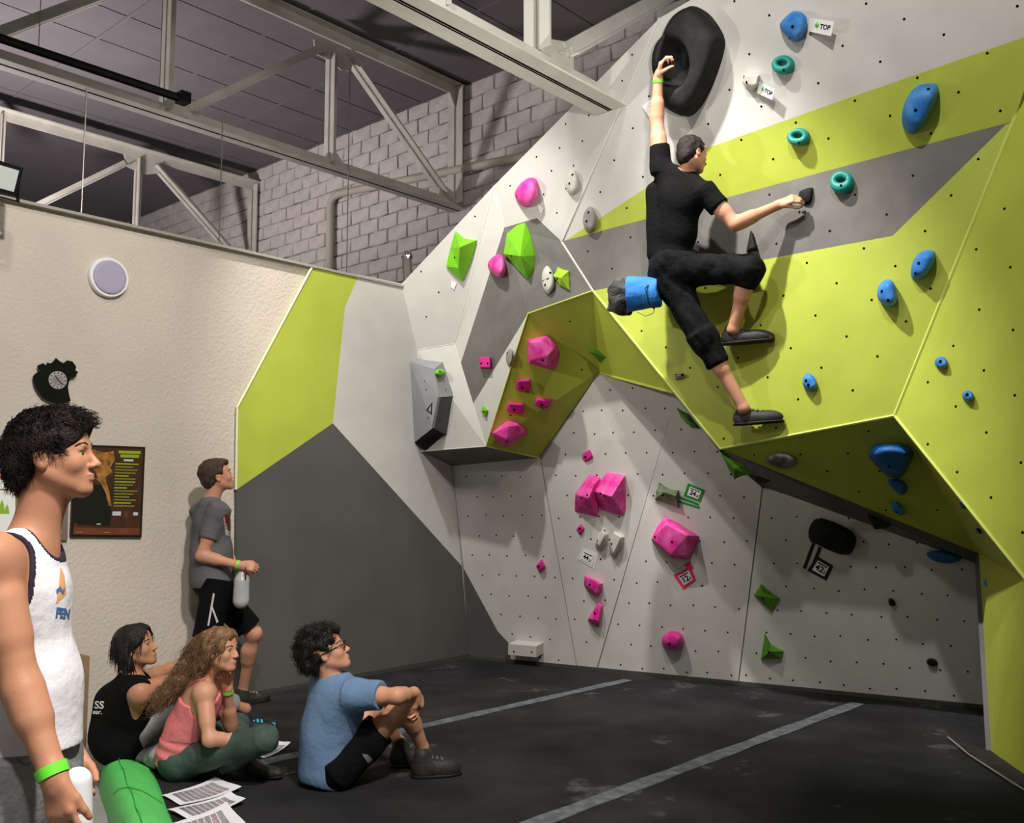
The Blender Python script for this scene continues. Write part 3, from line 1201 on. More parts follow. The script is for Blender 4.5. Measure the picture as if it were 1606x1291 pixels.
hold('small black hold under the dark overhang strip near the silver oval', BLACKH, DSP, [(1179, 744), (1211, 754), (1197, 759), (1183, 755)], [(1186, 748, .06), (1200, 754, .06)], 0)
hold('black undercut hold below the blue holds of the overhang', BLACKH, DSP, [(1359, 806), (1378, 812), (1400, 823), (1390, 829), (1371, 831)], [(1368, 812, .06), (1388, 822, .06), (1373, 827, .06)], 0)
horned('green hold half hidden behind the left rim of the lime board', GREEN_SHADE, BP, [(1062, 640), (1078, 648), (1097, 672), (1086, 671), (1077, 663), (1070, 655)], [(1080, 660, .1)])
# --- lower grey wall
hold('small pink diamond hold above the pair of big pink holds', PINKP, BP, [(925, 704), (931, 717), (918, 726), (912, 719), (914, 711)], [(924, 707, .03), (928, 716, .03), (918, 722, .03), (915, 712, .03)], 0, [(918, 717)])
hold('left one of the pair of big pink wedge holds', PINK, BP, [(902, 774), (925, 743), (942, 749), (940, 800), (938, 812), (920, 806), (901, 803)], [(903, 776, .10), (923, 781, .17), (932, 760, .13), (913, 790, .08)], 0, [(911, 781), (921, 777)])
hold('right one of the pair of big pink wedge holds', PINK, BP, [(931, 768), (952, 740), (981, 746), (982, 800), (980, 810), (959, 806), (942, 800)], [(933, 771, .11), (959, 779, .19), (977, 750, .11), (965, 790, .12)], 0, [(948, 778), (942, 774)])
hold('tiny pink hold left of the two grey drops', PINKP, BP, [(911, 821), (918, 829), (910, 841), (903, 830)], [(911, 825, .03), (914, 830, .03), (909, 836, .03), (906, 830, .03)], 0, [(909, 829)])
hold('left one of two pale grey drop holds', WHITEH, BP, [(948, 827), (955, 837), (951, 852), (943, 866), (934, 860), (932, 853), (936, 840)], [(946, 833, .07), (949, 840, .09), (940, 856, .07), (936, 851, .06)], 0, [(937, 848), (948, 832)])
hold('right one of two pale grey drop holds', WHITEH, BP, [(964, 831), (980, 842), (976, 858), (963, 877), (956, 868), (955, 852)], [(963, 836, .07), (974, 843, .09), (962, 868, .07), (958, 856, .06)], 0, [(959, 853)])
hold('pink slab hold right below the white 44 card', PINK, BP, [(917, 902), (946, 915), (944, 927), (937, 937), (925, 930), (915, 917)], [(919, 905, .05), (942, 916, .09), (936, 931, .07), (921, 919, .06)], 0, [(925, 917)])
hold('pink tooth shaped hold, lowest in the line under the 44 card', PINK, BP, [(939, 943), (946, 948), (944, 968), (940, 984), (930, 980), (921, 972)], [(939, 947, .06), (943, 952, .07), (938, 974, .08), (925, 971, .06)], 0, [(933, 962)])
hold('small lone pink hold on the leftmost lower board', PINKP, BP, [(850, 876), (857, 890), (847, 899), (840, 888)], [(850, 881, .05), (853, 889, .05), (847, 894, .05), (844, 887, .05)], 0, [(845, 888)])
hold('big chalked pink block above the pink 12 card', PINK, BP, [(1041, 809), (1060, 818), (1078, 832), (1097, 841), (1092, 858), (1080, 878), (1051, 875), (1021, 846), (1031, 826)], [(1023, 845, .07), (1052, 870, .14), (1077, 840, .20), (1045, 822, .14), (1076, 872, .13)], 0, [(1054, 850), (1027, 842)])
horned('chalky green hold beside the green 24 card', GREYGREEN, BP, [(1035, 757), (1048, 766), (1065, 769), (1062, 780), (1065, 796), (1050, 790), (1028, 783), (1030, 770)], [(1040, 772, .09), (1060, 778, .09)], [(1040, 777)])
round_hold('round pink ball hold near the foot of the wall', PINK, BP, ell(1055, 1005, 17, 16), 0.12, [(1050, 1010)])
horned('four pointed green hold on the shaded lower right board', GREEN_SHADE, BP, [(1194, 916), (1208, 928), (1223, 939), (1218, 948), (1212, 959), (1197, 946), (1183, 932), (1188, 925)], [(1200, 936, .09)], [(1196, 940)])
horned('three pointed green hold low on the shaded right board', GREEN_SHADE, BP, [(1200, 994), (1209, 1010), (1229, 1021), (1227, 1033), (1210, 1032), (1194, 1033), (1197, 1014)], [(1208, 1022, .09)], [(1206, 1023)])
round_hold('large black bean shaped hold above the black 42 card', BLACKH, BP, [(1281, 814), (1296, 813), (1310, 820), (1340, 833), (1343, 848), (1333, 869), (1319, 871), (1288, 859), (1270, 846), (1268, 830)], 0.14, [(1298, 840)])
round_hold('small black knob on the shaded lower right board', BLACKH, BP, [(1393, 937), (1401, 939), (1405, 946), (1404, 951), (1393, 951)], 0.05, [])
round_hold('small black oval knob near the foot of the right board', BLACKH, BP, ell(1462, 1039, 9, 6.5, 10, 0.3), 0.05, [])
mbx = MB()
fp = [on(BP, u, v, 0.14) for u, v in ((797, 1010), (841, 1014), (841, 1031), (797, 1027))]
mbx.slab(fp, BP[1], 0.15)
o = mbx.build('foot_block', M_GREY)
tag(o, 'pale grey wooden foot block on the wall in the corner', 'block')
bolts(o, [(806, 1022), (834, 1023)], 0.009)
# --- lime recess on the left
hold('big faceted pink hold at the top of the olive recess', PINK, G1P, [(827, 533), (861, 525), (872, 538), (879, 553), (875, 574), (862, 580), (829, 570)], [(831, 537, .09), (860, 557, .2), (858, 573, .15), (848, 534, .14), (833, 565, .1), (868, 548, .16)], 0, [(851, 565)])
hold('small pink hold, upper of the left pair in the recess', PINKP, G1P, [(810, 596), (831, 594), (834, 603), (831, 614), (816, 615), (808, 609)], [(812, 598, .07), (829, 597, .07), (828, 611, .06), (814, 609, .06)], 0, [(819, 608)])
hold('small pink hold, lower of the left pair in the recess', PINKP, G1P, [(797, 631), (823, 633), (822, 648), (806, 650), (794, 645)], [(799, 634, .07), (820, 635, .07), (818, 645, .06), (803, 645, .06)], 0, [(807, 643)])
hold('small pink hold set apart on the right of the recess', PINKP, G1P, [(841, 624), (868, 625), (862, 639), (851, 643), (838, 635)], [(843, 627, .06), (862, 629, .07), (856, 637, .06), (845, 636, .05)], 0, [(850, 635)])
hold('big chalked pink hold at the bottom of the olive recess', PINK, G1P, [(771, 678), (795, 660), (809, 660), (827, 676), (826, 682), (801, 700), (790, 702), (777, 692)], [(774, 679, .1), (797, 668, .17), (812, 667, .14), (795, 690, .19), (818, 680, .12)], 0, [(795, 692)])
horned('shade-darkened green hold on the roof of the olive recess', GREEN_SHADE, G2P, [(924, 548), (953, 547), (962, 555), (970, 567), (952, 578), (942, 567)], [(951, 560, .1)])
horned('second green hold on the recess roof, beside the lime rim', GREEN, G2P, [(991, 546), (1003, 550), (1013, 567), (1000, 566), (989, 562)], [(1000, 558, .06)])
# --- upper left facets
horned('long bright green hold on the uppermost left board', GREEN, U1P, [(715, 363), (728, 374), (748, 377), (740, 408), (726, 441), (713, 431), (701, 418), (708, 388)], [(721, 388, .15), (719, 420, .1)], [(713, 404)], curve=False)
horned('large bright green horn hold above the pink ball', GREEN, U3P, [(826, 346), (834, 372), (840, 402), (838, 420), (829, 438), (814, 424), (803, 410), (792, 399), (797, 368), (811, 356)], [(816, 402, .2)], [(802, 401)], curve=False)
horned('small yellow green hold beside the white split hold', LIMEH, U3P, [(877, 420), (894, 426), (894, 440), (895, 456), (880, 448), (869, 434)], [(880, 436, .09)], [(874, 437)])
round_hold('pink egg shaped hold high on the upper white board', PINK, U5P, [(833, 276), (842, 283), (845, 305), (836, 322), (825, 327), (811, 318), (807, 303), (814, 287)], 0.13, [(810, 308)])
round_hold('pink ball hold left of the large green horn', PINK, U3Q, [(783, 397), (792, 404), (794, 425), (787, 436), (776, 433), (765, 422), (766, 411), (773, 402)], 0.12, [(767, 417)])
o = round_hold('white split oval hold beside the yellow green one', WHITEH, U3P, [(857, 416), (866, 422), (870, 439), (868, 452), (861, 463), (852, 455), (849, 441), (850, 427)], 0.06, [(855, 447), (863, 428)])
gm = MB()
bb_ = bvh_of(o)
ga, gb = hit(bb_, 851, 441), hit(bb_, 868, 434)
gmid = hit(bb_, 860, 437)
if ga and gb and gmid:
    gm.tube([ga[0], gmid[0], gb[0]], 0.008, 6)  # dark tube laid on the surface, standing in for shade in the split
    gm.build('groove_shade', mat('shadow_grey', (96, 94, 90), 0.8), o)
round_hold('pale oval hold near the right rim of the upper white board', WHITEH, U5P, [(900, 265), (908, 280), (907, 297), (897, 309), (889, 300), (886, 286), (891, 272)], 0.07, [(893, 288), (898, 274)])
hold('small pink block hold low on the grey facet', PINKP, U3Q, [(751, 560), (770, 560), (771, 579), (753, 578)], [(752, 561, .06), (768, 560, .06), (768, 576, .06), (754, 576, .06)], 0, [(755, 570), (765, 570)])
horned('tiny green hold on the narrow white facet', GREEN, U4P, [(760, 637), (766, 644), (763, 654), (757, 645)], [(761, 644, .05)], [(759, 646)])
round_hold('pale moulded hold on the rim above the olive recess', GREYH, U4P, [(793, 552), (800, 546), (806, 552), (804, 570), (799, 578), (793, 566)], 0.05, [(796, 554)])

# --- big faceted grey volume on the white board next to the left wall
vol = empty('climbing_volume', V_['L2'])
tag(vol, 'grey faceted wooden volume with a triangle logo and black underside', 'volume')
VO = {'a': on(LW, 643, 567), 'b': on(VP, 660, 554), 'c': on(VP, 698, 565), 'd': on(VP, 716, 621), 'e': on(VP, 702, 683), 'f': on(VP, 667, 708), 'g': on(LW, 650, 694),
      'i1': on(VP, 681, 579, .22), 'i2': on(VP, 689, 623, .24), 'i3': on(VP, 679, 671, .22)}
VGR = mat('volume_grey', (150, 151, 154), 0.6, 0.3, (4, 0.08))
VBL = mat('volume_black', (30, 30, 30), 0.7, 0.2, (4, 0.1))
VDG = mat('volume_charcoal', (92, 92, 93), 0.65, 0.25, (4, 0.1))
for nm, ks, mt in (('volume_face', 'a b c i1', VGR), ('volume_face', 'a i1 i2 i3 g', VGR), ('volume_face', 'i1 c d i2', VGR), ('volume_face', 'i2 d e i3', VDG), ('volume_face', 'g i3 e f', VBL)):
    pts = [VO[k] for k in ks.split()]
    polys = [([pts[0], pts[k], pts[k + 1]], mt) for k in range(1, len(pts) - 1)]
    painted(nm, polys, vol, 0.015)
VFP = plane(VO['a'], VO['i2'], VO['i3'])
tri = MB()
tri.slab([on(VFP, u, v, .002) for u, v in ((668, 643), (678, 631), (677, 651))], VFP[1], 0.002)
tri.build('triangle_logo', VBL, vol)
tri = MB()
tri.slab([on(VFP, u, v, .004) for u, v in ((671, 643), (676, 636), (675.5, 647))], VFP[1], 0.002)
tri.build('triangle_logo', VGR, vol)
VRP = plane(VO['i1'], VO['c'], VO['d'])
round_hold('tiny bright green hold on the grey faceted volume', GREEN, VRP, ell(690, 584, 8, 5.5), 0.04, [(690, 583)])
for (u, v, pl_) in ((704, 585, VRP), (697, 598, VRP), (699, 611, VRP), (709, 603, VRP), (666, 598, VFP), (668, 611, VFP), (672, 655, VFP), (690, 660, plane(VO['i2'], VO['d'], VO['e']))):
    k = MB()
    k.disc(on(pl_, u, v, .002), pl_[1], 0.007, 8)
    k.build('bolt_hole', M_HOLE, vol)

# --- cards with writing
M_CARD = mat('white_card', (236, 236, 234), 0.6, 0.2)
M_INK = mat('black_ink', (20, 20, 20), 0.7, 0.1)
M_LEAF = mat('leaf_green_print', (92, 170, 50), 0.7, 0.1)


def card(label, pl, quad, mtl, lift=0.012, cat='card', name='route_card', tilt=0.0):
    pts = [on(pl, u, v, lift) for u, v in quad]
    if tilt:
        pts = [p + pl[1] * tilt * (1 if i in (1, 2) else 0) for i, p in enumerate(pts)]
    k = MB()
    nn = plane(pts[0], pts[1], pts[3])[1]
    k.slab(pts, nn, 0.003)
    o = k.build(name, mtl)
    tag(o, label, cat)
    return o, pts, nn


def at4(pts, s, t, nn, h=0.001):
    return (pts[0] * (1 - s) + pts[1] * s) * (1 - t) + (pts[3] * (1 - s) + pts[2] * s) * t + nn * h


def leaf(pts, nn, s, t, w, parent):
    x = nrm(pts[1] - pts[0])
    y = nrm(pts[0] - pts[3])
    c = at4(pts, s, t, nn)
    k = MB()
    for ang, ln in ((0, 1.0), (40, .8), (-40, .8), (75, .5), (-75, .5)):
        d = x * math.sin(math.radians(ang)) + y * math.cos(math.radians(ang))
        e = np.cross(nn, d)
        k.slab([c, c + d * w * ln * .55 + e * w * .14, c + d * w * ln, c + d * w * ln * .55 - e * w * .14], nn, 0.0006)
    k.slab([c + x * w * .05, c - x * w * .05, c - x * w * .05 - y * w * .4, c + x * w * .05 - y * w * .4], nn, 0.0006)
    k.build('leaf_logo', M_LEAF, parent)


def top_card(label, pl, quad, tilt):
    o, pts, nn = card(label, pl, quad, M_CARD, 0.02, tilt=tilt)
    h = np.linalg.norm(pts[0] - pts[3])
    x = pts[1] - pts[0]
    y = pts[0] - pts[3]
    leaf(pts, nn, 0.34, 0.58, h * .42, o)
    text_mesh('lettering', 'TOP', at4(pts, 0.68, 0.5, nn), x, y, h * .52, M_INK, o, bold=0.0012)


top_card('uppermost white TOP card beside the blue hold', MP, [(1270, 28), (1313, 35), (1308, 58), (1268, 49)], 0.06)
top_card('white TOP card beside the off-white half round hold', MP, [(1190, 128), (1219, 141), (1215, 157), (1187, 146)], 0.05)
top_card('white TOP card half hidden behind the climber\'s raised arm', MP, [(1007, 167), (1040, 140), (1050, 158), (1019, 185)], 0.02)


def grade_card(label, pl, quad, num, border, strips=()):
    o, pts, nn = card(label, pl, quad, border, 0.004)
    x = pts[1] - pts[0]
    y = pts[0] - pts[3]
    k = MB()
    a = 0.17
    k.slab([at4(pts, a, a, nn, .003), at4(pts, 1 - a, a, nn, .003), at4(pts, 1 - a, 1 - a, nn, .003), at4(pts, a, 1 - a, nn, .003)], nn, 0.002)
    k.build('card_face', M_CARD, o)
    h = np.linalg.norm(y)
    k = MB()
    k.slab([at4(pts, .23, .24, nn, .0038), at4(pts, .76, .24, nn, .0038), at4(pts, .76, .31, nn, .0038), at4(pts, .23, .31, nn, .0038)], nn, 0.0006)
    k.build('print_line', M_INK, o)
    text_mesh('lettering', num, at4(pts, .45, .56, nn, .0038), x, y, h * .46, M_INK, o, bold=0.0016)
    k = MB()
    for j in (0.56, 0.66):
        k.slab([at4(pts, .68, j, nn, .0038), at4(pts, .79, j, nn, .0038), at4(pts, .79, j + .06, nn, .0038), at4(pts, .68, j + .06, nn, .0038)], nn, 0.0006)
    k.build('print_line', M_INK, o)
    for q in strips:
        k = MB()
        k.slab([on(pl, u, v, .003) for u, v in q], pl[1], 0.002)
        k.build('tape_strip', border, o)
    return o


grade_card('white framed card numbered 44 under the grey drop holds', BP, [(913, 859), (936, 869), (928, 890), (906, 877)], '44', mat('card_border_white', (222, 220, 214), 0.6), [[(936, 866), (939, 868), (932, 893), (929, 892)]])
grade_card('green framed card numbered 24 beside the chalky green hold', BP, [(1079, 758), (1106, 769), (1098, 788), (1072, 778)], '24', mat('card_border_green', (24, 140, 62), 0.6), [[(1066, 778), (1096, 790), (1095, 793), (1065, 782)], [(1064, 785), (1098, 795), (1097, 798), (1063, 788)]])
grade_card('pink framed card numbered 12 below the big pink block', BP, [(1056, 902), (1083, 889), (1092, 910), (1072, 925)], '12', mat('card_border_pink', (236, 44, 96), 0.6), [[(1071, 886), (1082, 880), (1088, 892), (1082, 893)]])
grade_card('black framed card numbered 42 below the black bean hold', BP, [(1281, 872), (1307, 888), (1296, 911), (1266, 895)], '42', mat('card_border_black', (18, 18, 18), 0.6), [[(1274, 850), (1279, 852), (1264, 893), (1259, 891)], [(1284, 857), (1289, 859), (1280, 885), (1273, 885)]])
k = MB()
k.slab([on(U5P, u, v, .01) for u, v in ((843, 320), (853, 326), (849, 336), (845, 330))], U5P[1], 0.002)
o = k.build('paper_scrap', M_CARD)
tag(o, 'small torn white paper tag beside the pink egg hold', 'paper tag')
k = MB()
k.slab([on(U1P, u, v, .008) for u, v in ((708, 440), (716, 444), (712, 455), (707, 450))], U1P[1], 0.002)
o = k.build('paper_scrap', M_CARD)
tag(o, 'small white paper tag below the long green hold', 'paper tag')

# ------------------------------------------------------------------ things on and along the plaster wall
SP = (LW[0] - NL * 0.035, NL)

# round speaker
spk = empty('wall_speaker', on(SP, 168, 467))
tag(spk, 'round white wall speaker with a lilac grey grille', 'speaker')
c = on(SP, 168, 436)
ex = np.linalg.norm(on(SP, 168, 405) - c)
k = MB()
k.tube([c, c + NL * 0.03, c + NL * 0.04], [ex, ex, ex * .97], 40)
k.build('rim', M_WHITE, spk, False)
k = MB()
k.tube([c + NL * 0.03, c + NL * 0.052, c + NL * 0.056], [ex * .84, ex * .83, ex * .7], 40)
k.build('grille', mat('speaker_grille', (172, 168, 190), 0.6, 0.3, (400, 0.1)), spk)

# vinyl record clock
clk = empty('vinyl_record_clock', on(SP, 92, 634))
tag(clk, 'black vinyl record clock cut into a city silhouette above the near man', 'clock')
pts = [(185, 325), (190, 360), (202, 392), (220, 420), (240, 444), (268, 462), (300, 474), (340, 479), (385, 470), (398, 460), (388, 425), (382, 385), (390, 345), (400, 333), (418, 330), (440, 300), (425, 291), (428, 268), (408, 240), (378, 234), (358, 250), (338, 240), (315, 220), (302, 238), (285, 252), (265, 245), (262, 262), (240, 250), (210, 265), (215, 283), (238, 288), (202, 306)]
pts = [(a / 3.586, 500 + b / 3.586) for a, b in pts]
VIN = mat('vinyl_black', (10, 10, 11), 0.25, 0.5)
k = MB()
k.slab([on(SP, u, v, .03) for u, v in pts], NL, 0.006)
k.build('record', VIN, clk)
k = MB()
k.disc(on(SP, 92, 596) , NL, 0.02, 10, 0, 0.028)
k.build('movement', M_BLACK, clk)
cc = on(SP, 90.6, 596.2, .032)
rr = np.linalg.norm(on(SP, 90.6, 582.2, .032) - cc)
k = MB()
k.disc(cc, NL, rr, 30, 0, 0.002)
k.build('dial_ring', mat('dial_silver', (168, 164, 160), 0.5), clk)
k = MB()
k.disc(cc + NL * 0.0024, NL, rr * .62, 30, 0, 0.001)
k.build('dial', mat('dial_label', (150, 140, 138), 0.5, noise=(30, 0.2)), clk)
k = MB()
for i in range(12):
    t = i * math.pi / 6
    d = Z * math.cos(t) - D1 * -math.sin(t)
    s = np.cross(NL, d)
    k.slab([cc + NL * .0036 + d * rr * .72 + s * .003, cc + NL * .0036 + d * rr * .72 - s * .003, cc + NL * .0036 + d * rr * .92 - s * .003, cc + NL * .0036 + d * rr * .92 + s * .003], NL, 0.001)
k.build('hour_marks', M_INK, clk)['kind'] = 'stuff'
for ang, ln in ((-35, .6), (130, .75)):
    k = MB()
    d = Z * math.cos(math.radians(ang)) + D1 * math.sin(math.radians(ang))
    k.bar(cc + NL * .005, cc + NL * .005 + d * rr * ln, np.cross(NL, d), .006, .001)
    k.build('hand', M_BLACK, clk)


def wallquad(pts, h, t, name, m, parent=None):
    k = MB()
    k.slab([on(SP, u, v, h) for u, v in pts], NL, t)
    return k.build(name, m, parent)


# framed poster
pq = [(117, 697), (228, 701), (222, 843), (111, 842)]
pos = empty('framed_poster', on(SP, 168, 843))
tag(pos, 'dark framed poster with orange foliage and yellow green print', 'poster')
wallquad(pq, .025, .025, 'frame', mat('frame_black', (26, 22, 20), 0.4), pos)
PQ = [on(SP, u, v, .0255) for u, v in pq]


def pquad(s0, t0, s1, t1, m, name='print_block', h=0.0012, jag=None):
    k = MB()
    if jag:
        pts_ = [at4(PQ, s, t, NL, h) for s, t in jag]
    else:
        pts_ = [at4(PQ, s0, t0, NL, h), at4(PQ, s1, t0, NL, h), at4(PQ, s1, t1, NL, h), at4(PQ, s0, t1, NL, h)]
    k.slab(pts_, NL, 0.0006)
    return k.build(name, m, pos)


PB = mat('poster_brown', (58, 38, 32), 0.35, 0.4, (5, 0.0, (84, 50, 38), 4))
PY = mat('poster_yellow_green', (150, 172, 40), 0.5)
PYD = mat('poster_olive_print', (128, 130, 44), 0.5)
PO = mat('poster_orange', (186, 132, 62), 0.5, noise=(22, 0.0, (96, 58, 30), 4))
PK = mat('poster_black', (24, 24, 22), 0.4)
PW = mat('poster_white', (196, 204, 208), 0.5)
pquad(.03, .025, .97, .975, PB)
pquad(0, 0, 0, 0, PK, jag=[(.03, .52), (.22, .42), (.40, .44), (.5, .55), (.54, .72), (.53, .88), (.1, .87), (.03, .84)], h=.002)
pquad(0, 0, 0, 0, PO, jag=[(.22, .04), (.4, .08), (.54, .06), (.56, .16), (.5, .24), (.54, .3), (.44, .34), (.46, .42), (.36, .4), (.3, .3), (.2, .2)], h=.0026)
pquad(0, 0, 0, 0, PO, jag=[(.3, .36), (.44, .38), (.5, .5), (.54, .66), (.5, .66), (.45, .52), (.38, .42)], h=.003)
pquad(.03, .90, .97, .975, mat('poster_rust', (112, 60, 40), 0.5, noise=(8, 0.2)), h=.002)
pquad(.61, .05, .93, .082, PY, h=.002)
pquad(.64, .092, .91, .125, PY, h=.002)
pquad(.69, .145, .83, .166, PW, h=.002)
yy = .19
for i, (w, m) in enumerate(((.34, PY), (.26, PYD), (.33, PYD), (.3, PYD), (.2, PY), (.3, PYD), (.3, PY), (.27, PYD), (.18, PY), (.34, PYD), (.28, PYD), (.22, PYD), (.32, PYD), (.25, PY), (.3, PYD))):
    pquad(.57, yy, .57 + w, yy + .014, m, h=.002)
    yy += .033
pquad(.56, .72, .68, .765, PW, h=.002)
pquad(.86, .725, .93, .76, PW, h=.002)
pquad(.73, .715, .79, .785, mat('poster_seal', (96, 52, 48), 0.5), h=.002)
pquad(.34, .855, .40, .866, PW, h=.003)
pquad(.07, .945, .16, .955, PYD, h=.003)
pquad(.45, .945, .53, .955, PYD, h=.003)

# notice board behind the near man
nbd = empty('notice_board', on(SP, 50, 845))
tag(nbd, 'wooden framed notice board behind the man in the white tank top', 'notice board')
wallquad([(-90, 672), (109, 700), (106, 847), (-90, 850)], .03, .03, 'frame', mat('frame_taupe', (122, 108, 96), 0.6, noise=(8, .1)), nbd)
wallquad([(-80, 684), (99, 710), (97, 837), (-80, 840)], .0325, .004, 'cork', mat('cork_brown', (158, 118, 84), 0.8, noise=(40, .15)), nbd)


def sheet(pts, label, h=.036):
    o = wallquad(pts, h, .001, 'pinned_sheet', M_CARD)
    tag(o, label, 'paper sheet', 'sheets pinned to the notice board')
    return o


sh = sheet([(-30, 700), (26, 705), (26, 766), (-30, 768)], 'pinned white sheet with green, teal, purple and red stripes')
for v0, v1, rgb in ((714, 728, (92, 190, 80)), (729, 736, (70, 160, 190)), (737, 744, (130, 60, 150)), (745, 752, (214, 84, 66))):
    wallquad([(-28, v0 - 1), (20, v0), (20, v1), (-28, v1)], .0366, .0005, 'colour_stripe', mat('stripe_%d' % v0, rgb, 0.6), sh)
sh = sheet([(-30, 770), (24, 769), (24, 836), (-30, 838)], 'pinned white sheet with a green plant drawing')
k = MB()
for (u, v, w, h_) in ((3, 806, 5, 22), (11, 806, 4, 15), (-4, 806, 4, 16)):
    k.slab([on(SP, u - w, v, .0368), on(SP, u - w * .6, v - h_ * .7, .0368), on(SP, u, v - h_, .0368), on(SP, u + w * .6, v - h_ * .7, .0368), on(SP, u + w, v, .0368)], NL, .0005)
k.build('plant_drawing', mat('print_leaf', (140, 180, 50), 0.7), sh)
sheet([(60, 776), (97, 776), (96, 836), (60, 838)], 'plain white sheet pinned in the right corner of the board')

# wooden cubby shelf against the wall
cub = empty('cubby_shelf', onfloor(120, 1200, LOW))
tag(cub, 'open wooden cubby shelf against the wall behind the near man', 'shelf')
OAK = mat('oak_veneer', (142, 118, 92), 0.6, 0.3, (10, .1))
CF = (LW[0] + NL * 0.33, NL)
fr = on(CF, 141, 1029)
fr = np.array([fr[0], fr[1], 0])
topz = float(on(CF, 141, 1029)[2])
W_, DP = 0.62, 0.32


def cubpart(name, s0, s1, n0, n1, z0, z1, m=OAK):
    k = MB()
    k.frame_box(fr - D1 * (s0 + s1) / 2 - NL * (n0 + n1) / 2 + Z * (z0 + z1) / 2, D1, NL, Z, abs(s1 - s0), abs(n1 - n0), abs(z1 - z0))
    k.build(name, m, cub)


cubpart('side', 0, .06, 0, DP, LOW, topz)
cubpart('side', W_ - .06, W_, 0, DP, LOW, topz)
cubpart('top', .06, W_ - .06, 0, DP, topz - .05, topz)
cubpart('shelf', .06, W_ - .06, 0.01, DP, (LOW + topz) / 2 - .04, (LOW + topz) / 2 - .01)
cubpart('bottom', .06, W_ - .06, 0.01, DP, LOW + .04, LOW + .07)
cubpart('back', .06, W_ - .06, DP - .02, DP, LOW + .07, topz - .05, mat('shelf_back', (70, 62, 54), 0.8))

# floodlight on the wall top, far left
fl = empty('floodlight', P(8, 303, 5.9))
tag(fl, 'black square floodlight at the left edge above the plaster wall', 'floodlight')
c = P(4, 278, 5.9)
ax = nrm(np.array([0.75, -0.5, -0.35]))
sx = nrm(np.cross(ax, Z))
sy = np.cross(sx, ax)
k = MB()
k.frame_box(c, sx, sy, ax, .2, .19, .05)
k.build('housing', M_BLACK, fl)
k = MB()
k.frame_box(c + ax * .027, sx, sy, ax, .15, .14, .006)
k.build('glass', mat('lamp_glass', (214, 220, 220), 0.2, 0.6), fl)
k = MB()
for s in (-1, 1):
    k.bar(c + sx * s * .105 + Z * .02, c + sx * s * .105 - Z * .13, ax, .03, .008)
k.bar(c - sx * .11 - Z * .13, c + sx * .11 - Z * .13, ax, .03, .008)
k.build('bracket', M_BLACK, fl)

# foil ended pipe stub behind the wall top
fs = empty('pipe_stub', P(640, 425, 9.6))
tag(fs, 'short dark pipe stub with crumpled silver foil behind the wall corner', 'pipe')
k = MB()
k.tube([P(640, 440, 9.6), P(638, 405, 9.6)], .05, 10)
k.build('pipe', mat('dull_pipe', (110, 106, 100), 0.5), fs)
bm = bmesh.new()
bmesh.ops.create_icosphere(bm, subdivisions=2, radius=.055)
for v in bm.verts:
    v.co *= rnd.uniform(.75, 1.25)
    v.co += Vector(P(638, 402, 9.6))
o = bm_obj('foil', bm, mat('foil', (220, 220, 224), 0.2, 0.6, metal=0.9), False)
o.parent = fs
o.matrix_parent_inverse = Matrix.Translation(fs.location).inverted()

# green vinyl pad at the edge of the mats
GPAD = mat('green_vinyl', (92, 206, 104), 0.45, 0.4, (5, 0.06), (14, 0.35))
pad = empty('green_pad', onfloor(190, 1240, LOW))
tag(pad, 'bright green vinyl pad along the edge of the black mats', 'pad')
# cross section runs from the floor on the left up over a rounded shoulder to the mats
back_l, back_r = onfloor(152, 1228, LOW), onfloor(240, 1206, 0)
front_l, front_r = onfloor(212, 1420, LOW), onfloor(318, 1420, 0)
rows = []
NS = 14
for i in range(NS + 1):
    t = i / NS
    l = back_l * (1 - t) + front_l * t
    r = back_r * (1 - t) + front_r * t
    w = r - l
    w[2] = 0
    bump = 0.012 * math.sin(i * 2.3)
    row = []
    for (x, z) in ((0, 0), (.02, .07), (.07, .13), (.16, .165 + bump), (.34, .185 + bump), (.55, .18 - bump), (.75, .16), (.92, .14), (1.0, .118)):
        row.append(np.array([l[0], l[1], LOW]) + w * (x + 0.012 * math.sin(i * 1.7 + x * 9)) + Z * z)
    rows.append(row)
kk = MB()
v = [p for r_ in rows for p in r_]
nc = len(rows[0])
f = []
for i in range(NS):
    for j in range(nc - 1):
        f.append((i * nc + j, i * nc + j + 1, (i + 1) * nc + j + 1, (i + 1) * nc + j))
f.append(tuple(range(nc - 1, -1, -1)))
f.append(tuple(range(NS * nc, NS * nc + nc)))
kk.add(v, f)
o = kk.build('pad_cover', GPAD, pad, True)
sm = o.modifiers.new('round', 'SUBSURF')
sm.levels = sm.render_levels = 2
sm_ = [rows[5][j] * .55 + rows[6][j] * .45 + Z * .004 for j in range(2, nc - 1)]
kk = MB()
kk.tube(sm_, .0025, 5)
kk.build('seam', mat('seam_green', (60, 160, 72), 0.6), pad)
sm_ = [rows[i][4] + Z * .003 for i in range(0, NS)]
kk = MB()
kk.tube(sm_, .002, 5)
kk.build('seam', MATS['seam_green'], pad)

# papers and pens lying on the mats
M_PAPER = mat('paper_white', (232, 232, 236), 0.7, 0.2)
M_PRINT = mat('print_grey', (120, 116, 122), 0.8, 0.1)
M_PRINTP = mat('print_rose', (196, 120, 130), 0.8, 0.1)


